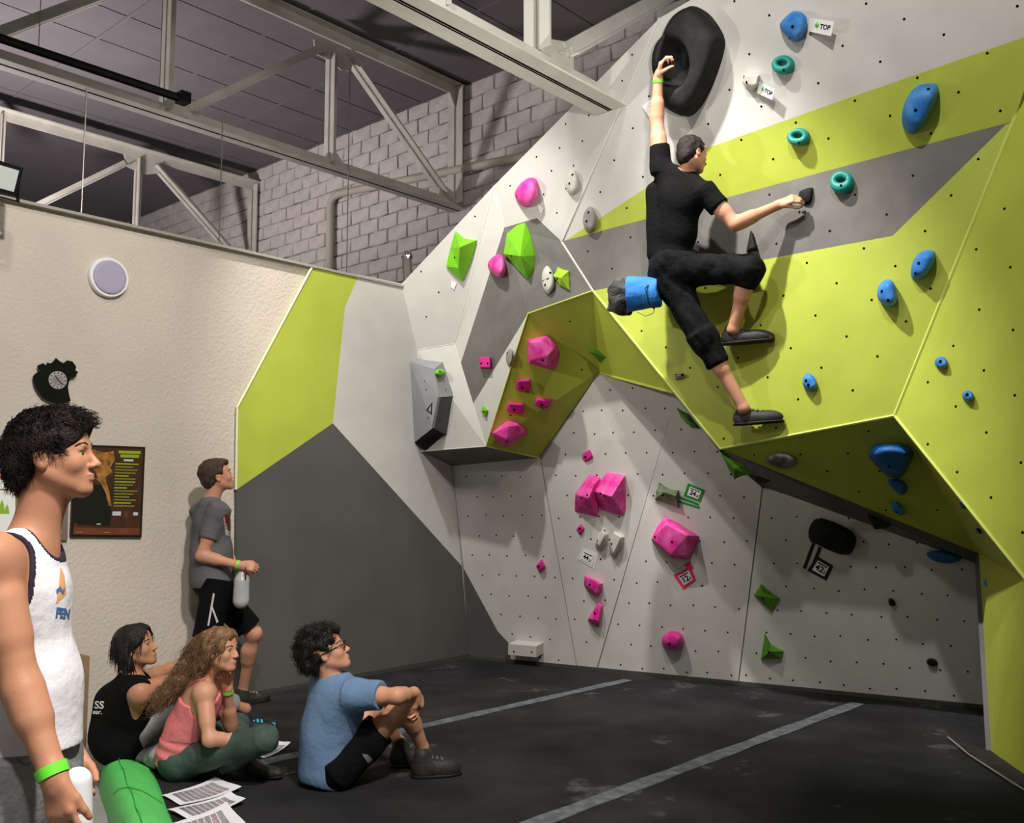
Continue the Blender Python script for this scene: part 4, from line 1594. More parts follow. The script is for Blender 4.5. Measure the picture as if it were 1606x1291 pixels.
def paper(pts, label, lines=14, z=.004, curl=0.02):
    c3 = [onfloor(u, v, z) for u, v in pts]
    e = empty('score_sheet', sum(c3) / 4)
    tag(e, label, 'paper', 'score sheets on the mats')
    N_ = 8
    v = []

    def at(s, t):
        p = (c3[0] * (1 - s) + c3[1] * s) * (1 - t) + (c3[3] * (1 - s) + c3[2] * s) * t
        q = p.copy()
        q[2] += curl * (abs(s - .5) * 2) ** 2 * (0.4 + 0.6 * s) + 0.004 * math.sin(t * 5 + s * 3)
        return q
    for j in range(N_ + 1):
        for i in range(N_ + 1):
            v.append(at(i / N_, j / N_))
    nv = len(v)
    v += [p - Z * .0008 for p in v]
    f = []
    for j in range(N_):
        for i in range(N_):
            a = j * (N_ + 1) + i
            f.append((a, a + 1, a + N_ + 2, a + N_ + 1))
            f.append((a + nv, a + nv + N_ + 1, a + nv + N_ + 2, a + nv + 1))
    m = MB()
    m.add(v, f)
    m.build('sheet', M_PAPER, e, True)
    m = MB()
    for r_ in range(lines):
        t0 = .16 + .7 * r_ / lines
        t1 = t0 + .7 / lines * .62
        for i in range(8):
            s0, s1 = .12 + .095 * i, .12 + .095 * (i + .86)
            m.add([at(s0, t0) + Z * .0012, at(s1, t0) + Z * .0012, at(s1, t1) + Z * .0012, at(s0, t1) + Z * .0012], [(0, 1, 2, 3)], 1 if (i == 6 and r_ % 3 == 0) else 0)
    o = m.build('print_rows', [M_PRINT, M_PRINTP], e)
    o['kind'] = 'stuff'


paper([(253, 1250), (338, 1224), (379, 1241), (283, 1264)], 'score sheet nearest the seated woman, farthest of three overlapping')
paper([(262, 1272), (362, 1248), (385, 1260), (296, 1286)], 'score sheet in the middle of the three overlapping', z=.012)
paper([(258, 1298), (355, 1264), (386, 1300), (250, 1345)], 'score sheet with a dense table at the bottom edge of the view', lines=20, z=.02)
paper([(396, 1187), (434, 1166), (456, 1170), (414, 1190)], 'score sheet lying alone beside the woman\'s knee')
for (a, b, lab, rgb) in (((417, 1211), (439, 1216), 'pale pen lying on the mats beside the man in blue', (190, 188, 184)), ((448, 1215), (464, 1211), 'dark pen poking out beside the man in blue', (70, 70, 72))):
    m = MB()
    p0, p1 = onfloor(*a, .006), onfloor(*b, .006)
    m.tube([p0, p0 + (p1 - p0) * .88, p1], [.005, .005, .001], 8)
    o = m.build('pen', mat('pen_%d' % rgb[0], rgb, 0.4))
    tag(o, lab, 'pen')

# ------------------------------------------------------------------ people: one skin grown over a posed skeleton
class Field:
    def __init__(self, lo, hi, h):
        self.h = h
        self.lo = np.array(lo, np.float32)
        self.n = np.ceil((np.array(hi) - np.array(lo)) / h).astype(int) + 1
        self.a = np.full(tuple(self.n), 0.06, np.float32)

    def _sl(self, lo, hi):
        i0 = np.maximum(np.floor((np.array(lo) - self.lo) / self.h).astype(int), 0)
        i1 = np.minimum(np.ceil((np.array(hi) - self.lo) / self.h).astype(int) + 1, self.n)
        if np.any(i1 <= i0):
            return None
        ax = [self.lo[k] + self.h * np.arange(i0[k], i1[k], dtype=np.float32) for k in range(3)]
        g = np.meshgrid(*ax, indexing='ij')
        return tuple(slice(i0[k], i1[k]) for k in range(3)), g

    def apply(self, op):
        kind, prim, k = op
        if kind == 'cut':                       # keep what lies behind a plane
            p0, n = prim
            ax = [self.lo[j] + self.h * np.arange(self.n[j], dtype=np.float32) for j in range(3)]
            d = ((ax[0] - p0[0]) * n[0])[:, None, None] + ((ax[1] - p0[1]) * n[1])[None, :, None] + ((ax[2] - p0[2]) * n[2])[None, None, :]
            self.a = np.maximum(self.a, d.astype(np.float32))
            return
        lo, hi, fn = prim
        m = k + 3 * self.h + 0.01
        r = self._sl(np.array(lo) - m, np.array(hi) + m)
        if r is None:
            return
        sl, g = r
        d = fn(g[0], g[1], g[2]).astype(np.float32)
        cur = self.a[sl]
        k = max(k, 1e-4)
        if kind == 'add':
            hh = np.maximum(k - np.abs(cur - d), 0) / k
            self.a[sl] = np.minimum(cur, d) - hh * hh * k * 0.25
        else:
            d = -d
            hh = np.maximum(k - np.abs(cur - d), 0) / k
            self.a[sl] = np.maximum(cur, d) + hh * hh * k * 0.25


def surface(a, lo, h):
    """surface nets: one vertex in every cell the surface crosses"""
    s = a < 0
    nx, ny, nz = a.shape
    cnt = np.zeros((nx - 1, ny - 1, nz - 1), np.int8)
    corners = [(i, j, k) for i in (0, 1) for j in (0, 1) for k in (0, 1)]
    for (i, j, k) in corners:
        cnt += s[i:nx - 1 + i, j:ny - 1 + j, k:nz - 1 + k]
    act = (cnt > 0) & (cnt < 8)
    idx = np.argwhere(act)
    vid = np.full(act.shape, -1, np.int64)
    vid[act] = np.arange(len(idx))
    vals = {c: a[idx[:, 0] + c[0], idx[:, 1] + c[1], idx[:, 2] + c[2]] for c in corners}
    acc = np.zeros((len(idx), 3))
    n = np.zeros(len(idx))
    for c in corners:
        for ax in range(3):
            if c[ax] == 0:
                c2 = list(c)
                c2[ax] = 1
                c2 = tuple(c2)
                v0, v1 = vals[c], vals[c2]
                m = (v0 < 0) != (v1 < 0)
                t = np.where(m, v0 / np.where(m, v0 - v1, 1), 0)
                p = np.zeros((len(idx), 3))
                p += np.array(c)
                p[:, ax] += t
                acc[m] += p[m]
                n[m] += 1
    pos = (idx + acc / np.maximum(n, 1)[:, None]) * h + np.array(lo)
    faces = []
    for ax in range(3):
        sl0 = [slice(None)] * 3
        sl1 = [slice(None)] * 3
        sl0[ax] = slice(0, -1)
        sl1[ax] = slice(1, None)
        s0, s1 = s[tuple(sl0)], s[tuple(sl1)]
        e = np.argwhere(s0 != s1)
        b, c = [(1, 2), (2, 0), (0, 1)][ax]
        ok = (e[:, b] > 0) & (e[:, c] > 0) & (e[:, b] < a.shape[b] - 1) & (e[:, c] < a.shape[c] - 1)
        e = e[ok]
        inside0 = s0[e[:, 0], e[:, 1], e[:, 2]]

        def cell(db, dc):
            q = e.copy()
            q[:, b] += db
            q[:, c] += dc
            return vid[q[:, 0], q[:, 1], q[:, 2]]
        q = np.stack([cell(-1, -1), cell(0, -1), cell(0, 0), cell(-1, 0)], 1)
        q[~inside0] = q[~inside0][:, ::-1]
        faces.append(q)
    f = np.concatenate(faces)
    f = f[(f >= 0).all(1)]
    return pos, f


def grow(name, ops, h, mats, parent, regions=(), disp=None, relax=1):
    lo = np.full(3, 1e9)
    hi = np.full(3, -1e9)
    for kind, prim, k in ops:
        if kind == 'add':
            lo = np.minimum(lo, prim[0])
            hi = np.maximum(hi, prim[1])
    fld = Field(lo - 4 * h - 0.02, hi + 4 * h + 0.02, h)
    for op in ops:
        fld.apply(op)
    pos, f = surface(fld.a, fld.lo, h)
    # light relaxing takes the voxel steps out
    for _ in range(relax):
        acc = np.zeros_like(pos)
        n = np.zeros(len(pos))
        for i in range(4):
            np.add.at(acc, f[:, i], pos[f[:, (i + 1) % 4]])
            np.add.at(n, f[:, i], 1)
            np.add.at(acc, f[:, i], pos[f[:, (i + 3) % 4]])
            np.add.at(n, f[:, i], 1)
        pos = pos * 0.5 + acc / np.maximum(n, 1)[:, None] * 0.5
    if disp is not None:
        d = pos[f[:, 2]] - pos[f[:, 0]]
        e = pos[f[:, 3]] - pos[f[:, 1]]
        fn = np.cross(d, e)
        vn = np.zeros_like(pos)
        for i in range(4):
            np.add.at(vn, f[:, i], fn)
        vn /= np.linalg.norm(vn, axis=1)[:, None] + 1e-12
        pos = pos + vn * disp(pos)[:, None]
    loc = np.array([(pos[:, 0].min() + pos[:, 0].max()) / 2, (pos[:, 1].min() + pos[:, 1].max()) / 2, pos[:, 2].min()])
    me = bpy.data.meshes.new(name)
    me.vertices.add(len(pos))
    me.vertices.foreach_set('co', (pos - loc).astype(np.float32).ravel())
    me.loops.add(len(f) * 4)
    me.loops.foreach_set('vertex_index', f.astype(np.int32).ravel())
    me.polygons.add(len(f))
    me.polygons.foreach_set('loop_start', np.arange(0, len(f) * 4, 4, dtype=np.int32))
    if not isinstance(mats, (list, tuple)):
        mats = [mats]
    for m in mats:
        me.materials.append(m)
    mi = np.zeros(len(f), np.int32)
    if regions:
        fc = pos[f].mean(1)
        for (prim, i) in regions:
            d = prim[2](fc[:, 0], fc[:, 1], fc[:, 2])
            mi[d < 0] = i
    me.update(calc_edges=True)
    me.polygons.foreach_set('material_index', mi)
    me.polygons.foreach_set('use_smooth', np.ones(len(f), bool))
    me.update()
    o = bpy.data.objects.new(name, me)
    o.location = loc
    link(o, parent)
    return o, pos, f


# --- primitives: (low corner, high corner, distance function)
def cap(a, b, ra, rb=None):
    a = np.array(a, float)
    b = np.array(b, float)
    rb = ra if rb is None else rb
    ab = b - a
    L = max(ab @ ab, 1e-12)

    def fn(x, y, z):
        t = np.clip(((x - a[0]) * ab[0] + (y - a[1]) * ab[1] + (z - a[2]) * ab[2]) / L, 0, 1)
        return np.sqrt((x - a[0] - t * ab[0]) ** 2 + (y - a[1] - t * ab[1]) ** 2 + (z - a[2] - t * ab[2]) ** 2) - (ra + (rb - ra) * t)
    r = max(ra, rb)
    return (np.minimum(a, b) - r, np.maximum(a, b) + r, fn)


def cone(a, b, ra, rb=None):
    """flat ended: sleeves, trouser legs, cuffs"""
    a = np.array(a, float)
    b = np.array(b, float)
    rb = ra if rb is None else rb
    L = np.linalg.norm(b - a)
    d = (b - a) / L

    def fn(x, y, z):
        t = (x - a[0]) * d[0] + (y - a[1]) * d[1] + (z - a[2]) * d[2]
        rr = np.sqrt(np.maximum((x - a[0]) ** 2 + (y - a[1]) ** 2 + (z - a[2]) ** 2 - t * t, 0))
        tt = np.clip(t / L, 0, 1)
        return np.maximum(rr - (ra + (rb - ra) * tt), np.maximum(-t, t - L))
    r = max(ra, rb)
    return (np.minimum(a, b) - r, np.maximum(a, b) + r, fn)


def elp(c, ax, r):
    """ellipsoid with axes given as rows of ax"""
    c = np.array(c, float)
    A = np.array(ax, float)
    r = np.array(r, float)

    def fn(x, y, z):
        px_, py_, pz_ = x - c[0], y - c[1], z - c[2]
        q = [(A[i, 0] * px_ + A[i, 1] * py_ + A[i, 2] * pz_) for i in range(3)]
        k0 = np.sqrt(sum((q[i] / r[i]) ** 2 for i in range(3)))
        k1 = np.sqrt(sum((q[i] / r[i] ** 2) ** 2 for i in range(3))) + 1e-9
        return k0 * (k0 - 1) / k1
    e = np.sqrt(((A * r[:, None]) ** 2).sum(0))
    return (c - e, c + e, fn)


def frame(fwd, up):
    x = nrm(fwd)
    z = np.array(up, float)
    z = nrm(z - x * np.dot(x, z))
    y = np.cross(z, x)
    return np.array([x, y, z])


def noise3(scale, amp, seed=0):
    r = np.random.RandomState(seed)
    ks = r.normal(size=(10, 3)) * scale
    ph = r.uniform(0, 6.28, 10)

    def f(p):
        return amp * sum(np.sin(p @ ks[i] + ph[i]) for i in range(10)) / 3.2
    return f


class Head:
    def __init__(self, c, fwd, up, s=1.0):
        self.c = np.array(c, float)
        self.A = frame(fwd, up)
        self.s = s

    def w(self, x, y, z):
        return self.c + (self.A[0] * x + self.A[1] * y + self.A[2] * z) * self.s

    def e(self, x, y, z, rx, ry, rz, tilt=0):
        A = self.A
        if tilt:
            ct, st = math.cos(tilt), math.sin(tilt)
            A = np.array([A[0] * ct + A[2] * st, A[1], -A[0] * st + A[2] * ct])
        return elp(self.w(x, y, z), A, np.array([rx, ry, rz]) * self.s)

    def k(self, a, b, ra, rb=None):
        return cap(self.w(*a), self.w(*b), ra * self.s, (ra if rb is None else rb) * self.s)

    def ops(self):
        o = []
        A = lambda p, k: o.append(('add', p, k * self.s))
        S = lambda p, k: o.append(('sub', p, k * self.s))
        A(self.e(-.022, 0, .035, .098, .077, .086), .01)
        A(self.e(.030, 0, .035, .058, .066, .072), .03)
        A(self.e(.028, 0, -.030, .058, .060, .078), .03)
        for y in (-1, 1):
            A(self.k((-.005, y * .052, -.045), (.066, y * .016, -.094), .016, .017), .025)
            A(self.e(.058, y * .034, -.026, .026, .024, .026), .02)
        A(self.e(.072, 0, -.096, .021, .022, .017), .018)
        A(self.e(.066, 0, -.062, .026, .030, .028), .02)
        A(self.k((.080, -.030, .018), (.080, .030, .018), .0105), .014)
        for y in (-1, 1):
            S(self.e(.098, y * .031, .0, .017, .018, .0115), .012)
        for y in (-1, 1):
            A(self.e(.0765, y * .031, .0095, .0115, .0165, .0050, -0.25), .004)
            A(self.e(.0755, y * .031, -.0095, .0105, .0150, .0040, 0.25), .004)
        A(self.k((.084, 0, .010), (.106, 0, -.028), .0075, .0105), .012)
        A(self.e(.109, 0, -.033, .0105, .010, .009), .008)
        for y in (-1, 1):
            A(self.e(.098, y * .012, -.036, .010, .0075, .0075), .006)
        A(self.e(.091, 0, -.0585, .010, .022, .0055), .006)
        A(self.e(.0895, 0, -.0695, .0105, .019, .0062), .006)
        S(self.k((.101, -.017, -.0640), (.101, .017, -.0640), .0022), .003)
        for y in (-1, 1):
            A(self.e(-.010, y * .0755, -.010, .019, .0075, .031, 0.25), .004)
            A(self.e(-.014, y * .080, .008, .014, .006, .014), .004)
            S(self.e(-.004, y * .084, -.008, .0095, .006, .017, 0.25), .004)
        return o

    def regions(self):
        return [(self.e(.092, 0, -.0575, .014, .0225, .0058), 1), (self.e(.092, 0, -.0690, .014, .020, .0066), 1)]

    def eyes(self, parent, iris=(60, 44, 34)):
        for y in (-1, 1):
            c = self.w(.0735, y * .0305, -.0005)
            n = 10
            r = .0118 * self.s
            e = empty_part('eye', c, parent)
            bm = bmesh.new()
            bmesh.ops.create_uvsphere(bm, u_segments=14, v_segments=9, radius=r)
            for v in bm.verts:
                v.co += Vector(c)
            ob = bm_obj('eye', bm, mat('eye_white', (188, 178, 170), 0.25, 0.5), True)
            reparent(ob, parent)
            k = MB()
            g = nrm(self.A[0] * 0.97 + self.A[2] * 0.18)
            k.tube([c + g * r * .70, c + g * r * 1.03], [r * .70, r * .44], 12)
            k.build('iris', mat('iris_%d' % iris[0], iris, 0.2, 0.5), ob, True)

    def brows(self, parent, m):
        for y in (-1, 1):
            k = MB()
            pts = [self.w(.0905, y * .014, .0215), self.w(.0895, y * .028, .0265), self.w(.080, y * .044, .0245), self.w(.070, y * .052, .018)]
            k.tube(pts, [.0038 * self.s, .0042 * self.s, .0034 * self.s, .0015 * self.s], 6)
            k.build('eyebrow', m, parent, True)


def empty_part(*a):
    return None


def reparent(o, parent):
    o.parent = parent
    o.matrix_parent_inverse = Matrix.Translation(parent.location).inverted() if parent.parent is None else (Matrix.Translation(parent.location)).inverted()


def hand_ops(w, d, pn, curl=0.5, s=1.0, side=1, spread=0.12, thumb=(0.6, 0.5), k=.008):
    """w wrist, d towards the knuckles, pn out of the palm; side=+1 puts the thumb at d x pn"""
    d = nrm(d)
    pn = nrm(np.array(pn) - d * np.dot(pn, d))
    lat = np.cross(d, pn) * side
    o = []
    w = np.array(w, float)
    kn = w + d * .092 * s
    o.append(('add', cap(w - d * .01 * s, w + d * .03 * s, .027 * s, .026 * s), .02))
    for j, (x, r) in enumerate(((.030, .0135), (.011, .0140), (-.008, .0135), (-.026, .0120))):
        o.append(('add', cap(w + d * .018 * s + lat * x * .7 * s, kn + lat * x * s - d * abs(x - .004) * .25 * s, r * s, r * .95 * s), .014))
    lens = [(.044, .028, .021), (.049, .032, .022), (.045, .029, .021), (.035, .022, .018)]
    for j, x in enumerate((.030, .011, -.008, -.026)):
        p = kn + lat * x * s - d * abs(x - .004) * .25 * s
        ang = curl * (0.75 + .08 * j)
        dd = nrm(d + lat * (spread * x / .03))
        r = (.0088, .0092, .0088, .0078)[j] * s
        pl_ = nrm(pn - dd * np.dot(pn, dd))
        for q, L in enumerate(lens[j]):
            t = ang * (1.0 + .35 * q)
            ca, sa = math.cos(t), math.sin(t)
            dd, pl_ = dd * ca + pl_ * sa, pl_ * ca - dd * sa
            e = p + dd * L * s
            o.append(('add', cap(p, e, r, r * .92), .004 if q else k))
            p = e
            r *= .92
    tb = w + d * .028 * s + lat * .024 * s
    td = nrm(d * .75 + lat * thumb[0] + pn * thumb[1])
    t1 = tb + td * .042 * s
    td2 = nrm(td + d * .35 + pn * thumb[1] * .6 - lat * .15)
    t2 = t1 + td2 * .032 * s
    td3 = nrm(td2 + pn * .25 - lat * .15)
    t3 = t2 + td3 * .025 * s
    o.append(('add', cap(tb, t1, .0145 * s, .0115 * s), .012))
    o.append(('add', cap(t1, t2, .0115 * s, .0100 * s), .004))
    o.append(('add', cap(t2, t3, .0100 * s, .0085 * s), .004))
    return o


def arm_ops(sh, el, wr, s=1.0):
    sh, el, wr = (np.array(x, float) for x in (sh, el, wr))
    o = [('add', cap(sh, sh, .058 * s), .04)]
    o.append(('add', cap(sh, el, .050 * s, .041 * s), .03))
    o.append(('add', cap(sh + (el - sh) * .35, sh + (el - sh) * .62, .050 * s, .048 * s), .02))
    o.append(('add', cap(el, wr, .041 * s, .0275 * s), .02))
    o.append(('add', cap(el + (wr - el) * .12, el + (wr - el) * .38, .044 * s, .042 * s), .02))
    return o


def leg_ops(hip, kn, an, s=1.0, back=None):
    hip, kn, an = (np.array(x, float) for x in (hip, kn, an))
    o = [('add', cap(hip, kn, .082 * s, .056 * s), .04)]
    o.append(('add', cap(kn, kn, .056 * s), .02))
    o.append(('add', cap(kn, an, .050 * s, .035 * s), .02))
    c = kn + (an - kn) * .30
    if back is None:
        back = np.zeros(3)
    o.append(('add', cap(c + np.array(back) * .018 * s, kn + (an - kn) * .45 + np.array(back) * .012 * s, .054 * s, .046 * s), .03))
    o.append(('add', cap(an, an, .038 * s), .012))
    return o


def torso_ops(sl, sr, neck, pelvis, fwd, s=1.0, infl=0.0, belly=0.0):
    """chest, waist and pelvis between the shoulders and the hips"""
    sl, sr, neck, pelvis, fwd = (np.array(x, float) for x in (sl, sr, neck, pelvis, fwd))
    up = nrm(neck - pelvis)
    rt = nrm((sr - sl) - up * np.dot(sr - sl, up))
    fw = np.cross(up, rt)
    if np.dot(fw, fwd) < 0:
        fw = -fw
    A = np.array([rt, fw, up])
    L = np.linalg.norm(neck - pelvis)
    mid = (sl + sr) / 2
    chest = pelvis + (neck - pelvis) * .70 + (mid - (pelvis + (neck - pelvis) * .88)) * .5
    waist = pelvis + (neck - pelvis) * .36 + fw * belly
    i = infl
    o = []
    o.append(('add', elp(chest, A, (.162 * s + i, .112 * s + i, .165 * s + i)), .06))
    o.append(('add', elp(waist, A, (.142 * s + i, .102 * s + i, .17 * s + i)), .08))
    o.append(('add', elp(pelvis, A, (.160 * s + i, .110 * s + i, .115 * s + i)), .07))
    for q in (sl, sr):
        o.append(('add', cap(neck - up * .03 * s, q, .046 * s + i, .046 * s + i), .05))
        o.append(('add', cap(chest + (q - mid) * .35, q, .075 * s + i, .052 * s + i), .05))
    return o, A, chest, waist


def strands(name, base_pts, base_nrm, n, length, m, parent, flow, wave=0.3, r=.0016, seed=1, seg=4, lift=0.35, jitter=.35, keep=None):
    """locks of hair rooted on a surface; flow(p) is the combing direction at p"""
    rg = np.random.RandomState(seed)
    ids = rg.choice(len(base_pts), n)
    if keep is not None:
        ids = [i for i in ids if keep(base_pts[i])]
    mbs = MB()
    V, Fc = [], []
    for i in ids:
        p = base_pts[i].copy() + rg.normal(size=3) * .0015
        nn = base_nrm[i]
        L = length * rg.uniform(.6, 1.15)
        d = nrm(flow(p) + nn * lift + rg.normal(size=3) * jitter)
        side = nrm(np.cross(nn, d) + 1e-6)
        ph = rg.uniform(0, 6.28)
        k0 = len(V)
        for sgi in range(seg + 1):
            t = sgi / seg
            q = p + side * math.sin(ph + t * 5) * wave * L * .25 * t + nn * math.cos(ph + t * 6) * wave * L * .12 * t
            rr = r * (1 - .75 * t)
            for a in (0, 2.094, 4.189):
                V.append(q + side * math.cos(a) * rr + nn * math.sin(a) * rr)
            p = p + d * L / seg
            d = nrm(d + (flow(p) - d) * .35)
        for sgi in range(seg):
            for a in range(3):
                b = (a + 1) % 3
                u = k0 + sgi * 3
                Fc.append((u + a, u + b, u + 3 + b, u + 3 + a))
    o = mesh_obj(name, V, Fc, m, parent, True)
    return o


def vert_normals(pos, f):
    fn = np.cross(pos[f[:, 2]] - pos[f[:, 0]], pos[f[:, 3]] - pos[f[:, 1]])
    vn = np.zeros_like(pos)
    for i in range(4):
        np.add.at(vn, f[:, i], fn)
    return vn / (np.linalg.norm(vn, axis=1)[:, None] + 1e-12)


SKIN = mat('skin_light', (200, 146, 118), 0.5, 0.35, (9, 0.05), (260, 0.08), sss=0.12)
SKINT = mat('skin_tan', (182, 130, 100), 0.5, 0.35, (9, 0.06), (260, 0.08), sss=0.12)
LIPS = mat('lips', (196, 134, 116), 0.45, 0.35)
LIPSD = mat('lips_rose', (180, 116, 104), 0.45, 0.35)
HAIRD = mat('hair_dark_brown', (30, 22, 18), 0.6, 0.25, (60, 0.25), (180, 0.6, 2))
HAIRM = mat('hair_brown', (66, 48, 36), 0.55, 0.35, (60, 0.25), (180, 0.6, 2))
HAIRL = mat('hair_light_brown', (128, 96, 66), 0.55, 0.35, (30, 0.3), (120, 0.6, 2))
HAIRK = mat('hair_black_brown', (22, 17, 16), 0.5, 0.4, (60, 0.25), (180, 0.6, 2))
BAND = mat('wristband_green', (110, 230, 60), 0.4, 0.4)
BLACKCLOTH = mat('cloth_black', (13, 13, 14), 0.9, 0.12, (6, 0.15), (30, 0.6, 3))
SHOE = mat('shoe_black', (40, 39, 38), 0.6, 0.35, (20, 0.2), (80, 0.3))
SHOEG = mat('shoe_grey', (84, 80, 76), 0.6, 0.35)
SOLE = mat('shoe_rubber', (14, 14, 14), 0.6, 0.3)
TAN = mat('shoe_tan', (150, 120, 92), 0.6, 0.3)


def band(wr, el, r, parent, w=.017, label=None):
    a = np.array(wr, float)
    d = nrm(np.array(el) - a)
    k = MB()
    s = nrm(np.cross(d, [0.3, 0.2, 1.0]))
    q = np.cross(d, s)
    n = 36
    V = []
    for (x, rr) in ((-w / 2, r), (-w / 2, r + .002), (w / 2, r + .003), (w / 2, r)):
        for i in range(n):
            t = 2 * math.pi * i / n
            V.append(a + d * x + (s * math.cos(t) + q * math.sin(t)) * rr)
    Fc = []
    for l in range(3):
        for i in range(n):
            j = (i + 1) % n
            Fc.append((l * n + i, l * n + j, (l + 1) * n + j, (l + 1) * n + i))
    k.add(V, Fc)
    o = k.build('wristband', BAND, parent, False)
    o['label'] = 'bright green wristband'
    return o


def shoe(name, heel, toe, up, parent, s=1.0, *a, tall=1.0, **kw):
    return shoe_(name, heel, toe, up, parent, s, tall, *a, **kw)


def shoe_(name, heel, toe, up, parent, s=1.0, tall=1.0, m=SHOE, sole=SOLE, laces=None, h=.006, collar=True):
    heel = np.array(heel, float)
    toe = np.array(toe, float)
    f = nrm(toe - heel)
    up = nrm(np.array(up) - f * np.dot(up, f))
    lat = np.cross(up, f)
    A = np.array([f, lat, up])
    L = np.linalg.norm(toe - heel)
    ops = [('add', elp(heel + f * L * .22 + up * .034 * s * tall, A, (L * .26, .037 * s, .044 * s * tall)), .03),
           ('add', elp(heel + f * L * .64 + up * .026 * s * tall, A, (L * .38, .044 * s, .036 * s * tall)), .05)]
    if collar:
        ops.append(('add', cap(heel + f * L * .22 + up * .03 * s, heel + f * L * .19 + up * .076 * s * tall, .036 * s, .038 * s), .03))
    ops.append(('cut', (heel, -up), 0))
    o, p_, f_ = grow(name, ops, h, m, parent)
    ops = [('add', elp(heel + f * L * .22 + up * .008 * s, A, (L * .27, .040 * s, .018 * s)), .03),
           ('add', elp(heel + f * L * .66 + up * .008 * s, A, (L * .385, .047 * s, .018 * s)), .05),
           ('cut', (heel - up * .002, -up), 0), ('cut', (heel + up * .016 * s, up), 0)]
    so, p_, f_ = grow('sole', ops, h, sole, o)
    so.matrix_parent_inverse = Matrix.Translation(-Vector(o.location)) if False else so.matrix_parent_inverse
    if laces:
        for t in (.40, .50, .60):
            k = MB()
            c = heel + f * L * t + up * (.070 - .040 * (t - .4)) * s * tall
            k.tube([c - lat * .026 * s - up * .008, c, c + lat * .026 * s - up * .008], .0065 * s, 6)
            k.build('lace', laces, o, True)
    return o


def hair_cap(head, m, parent, name='hair', size=(.106, .086, .094), ctr=(-.022, 0, .040), cutc=.0212, slope=1.0, extra=(), rough=.006, seed=3, h=.005, sub_ears=True, fscale=55, front=.0):
    """short hair: a shell over the skull, cut back from the face"""
    A = head.A
    ops = [('add', head.e(*ctr, *size), .01), ('add', head.e(-.070, 0, -.018, .046, .066, .058), .03 * head.s)]
    for p in extra:
        ops.append(('add', p, .03 * head.s))
    # cut away face: plane through the hairline and the nape
    nx, nz = 1.0, -slope
    ln = math.hypot(nx, nz)
    nw = (A[0] * nx + A[2] * nz) / ln
    p0 = head.c + nw * cutc * head.s
    ops.append(('cut', (p0, nw), 0))
    if front:
        ops.append(('add', head.e(.058, 0, .088 , .040, .058, .026), .03 * head.s))
    if sub_ears:
        for y in (-1, 1):
            ops.append(('sub', head.e(.004, y * .086, -.020, .026, .022, .036), .006))
    ops.append(('sub', head.e(.095, 0, -.01, .05, .056, .064), .02))
    return grow(name, ops, h, m, parent, disp=noise3(fscale, rough, seed))


def project(o, bvh, d, lift=.002):
    """lay flat lettering onto a curved garment; what misses the cloth is trimmed off"""
    d = Vector(nrm(d))
    loc = Vector(o.location)
    bm = bmesh.new()
    bm.from_mesh(o.data)
    bad = []
    for v in bm.verts:
        p = v.co + loc
        hres = bvh.ray_cast(p + d * .25, -d)
        if hres[0] is not None and (hres[0] - p).length < .4:
            v.co = hres[0] + d * lift - loc
        else:
            bad.append(v)
    if bad:
        bmesh.ops.delete(bm, geom=bad, context='VERTS')
    bm.to_mesh(o.data)
    bm.free()
    o.data.update()


def decal_poly(name, pts, bvh, d, m, parent, lift=.0015, sub=5):
    bm = bmesh.new()
    vs = [bm.verts.new(Vector(p)) for p in pts]
    bm.faces.new(vs)
    bmesh.ops.triangulate(bm, faces=bm.faces)
    bmesh.ops.subdivide_edges(bm, edges=bm.edges, cuts=sub, use_grid_fill=True)
    o = bm_obj(name, bm, m, True)
    reparent(o, parent)
    project(o, bvh, d, lift)
    return o


def person(label, loc):
    e = empty('person', loc)
    tag(e, label, 'person')
    return e


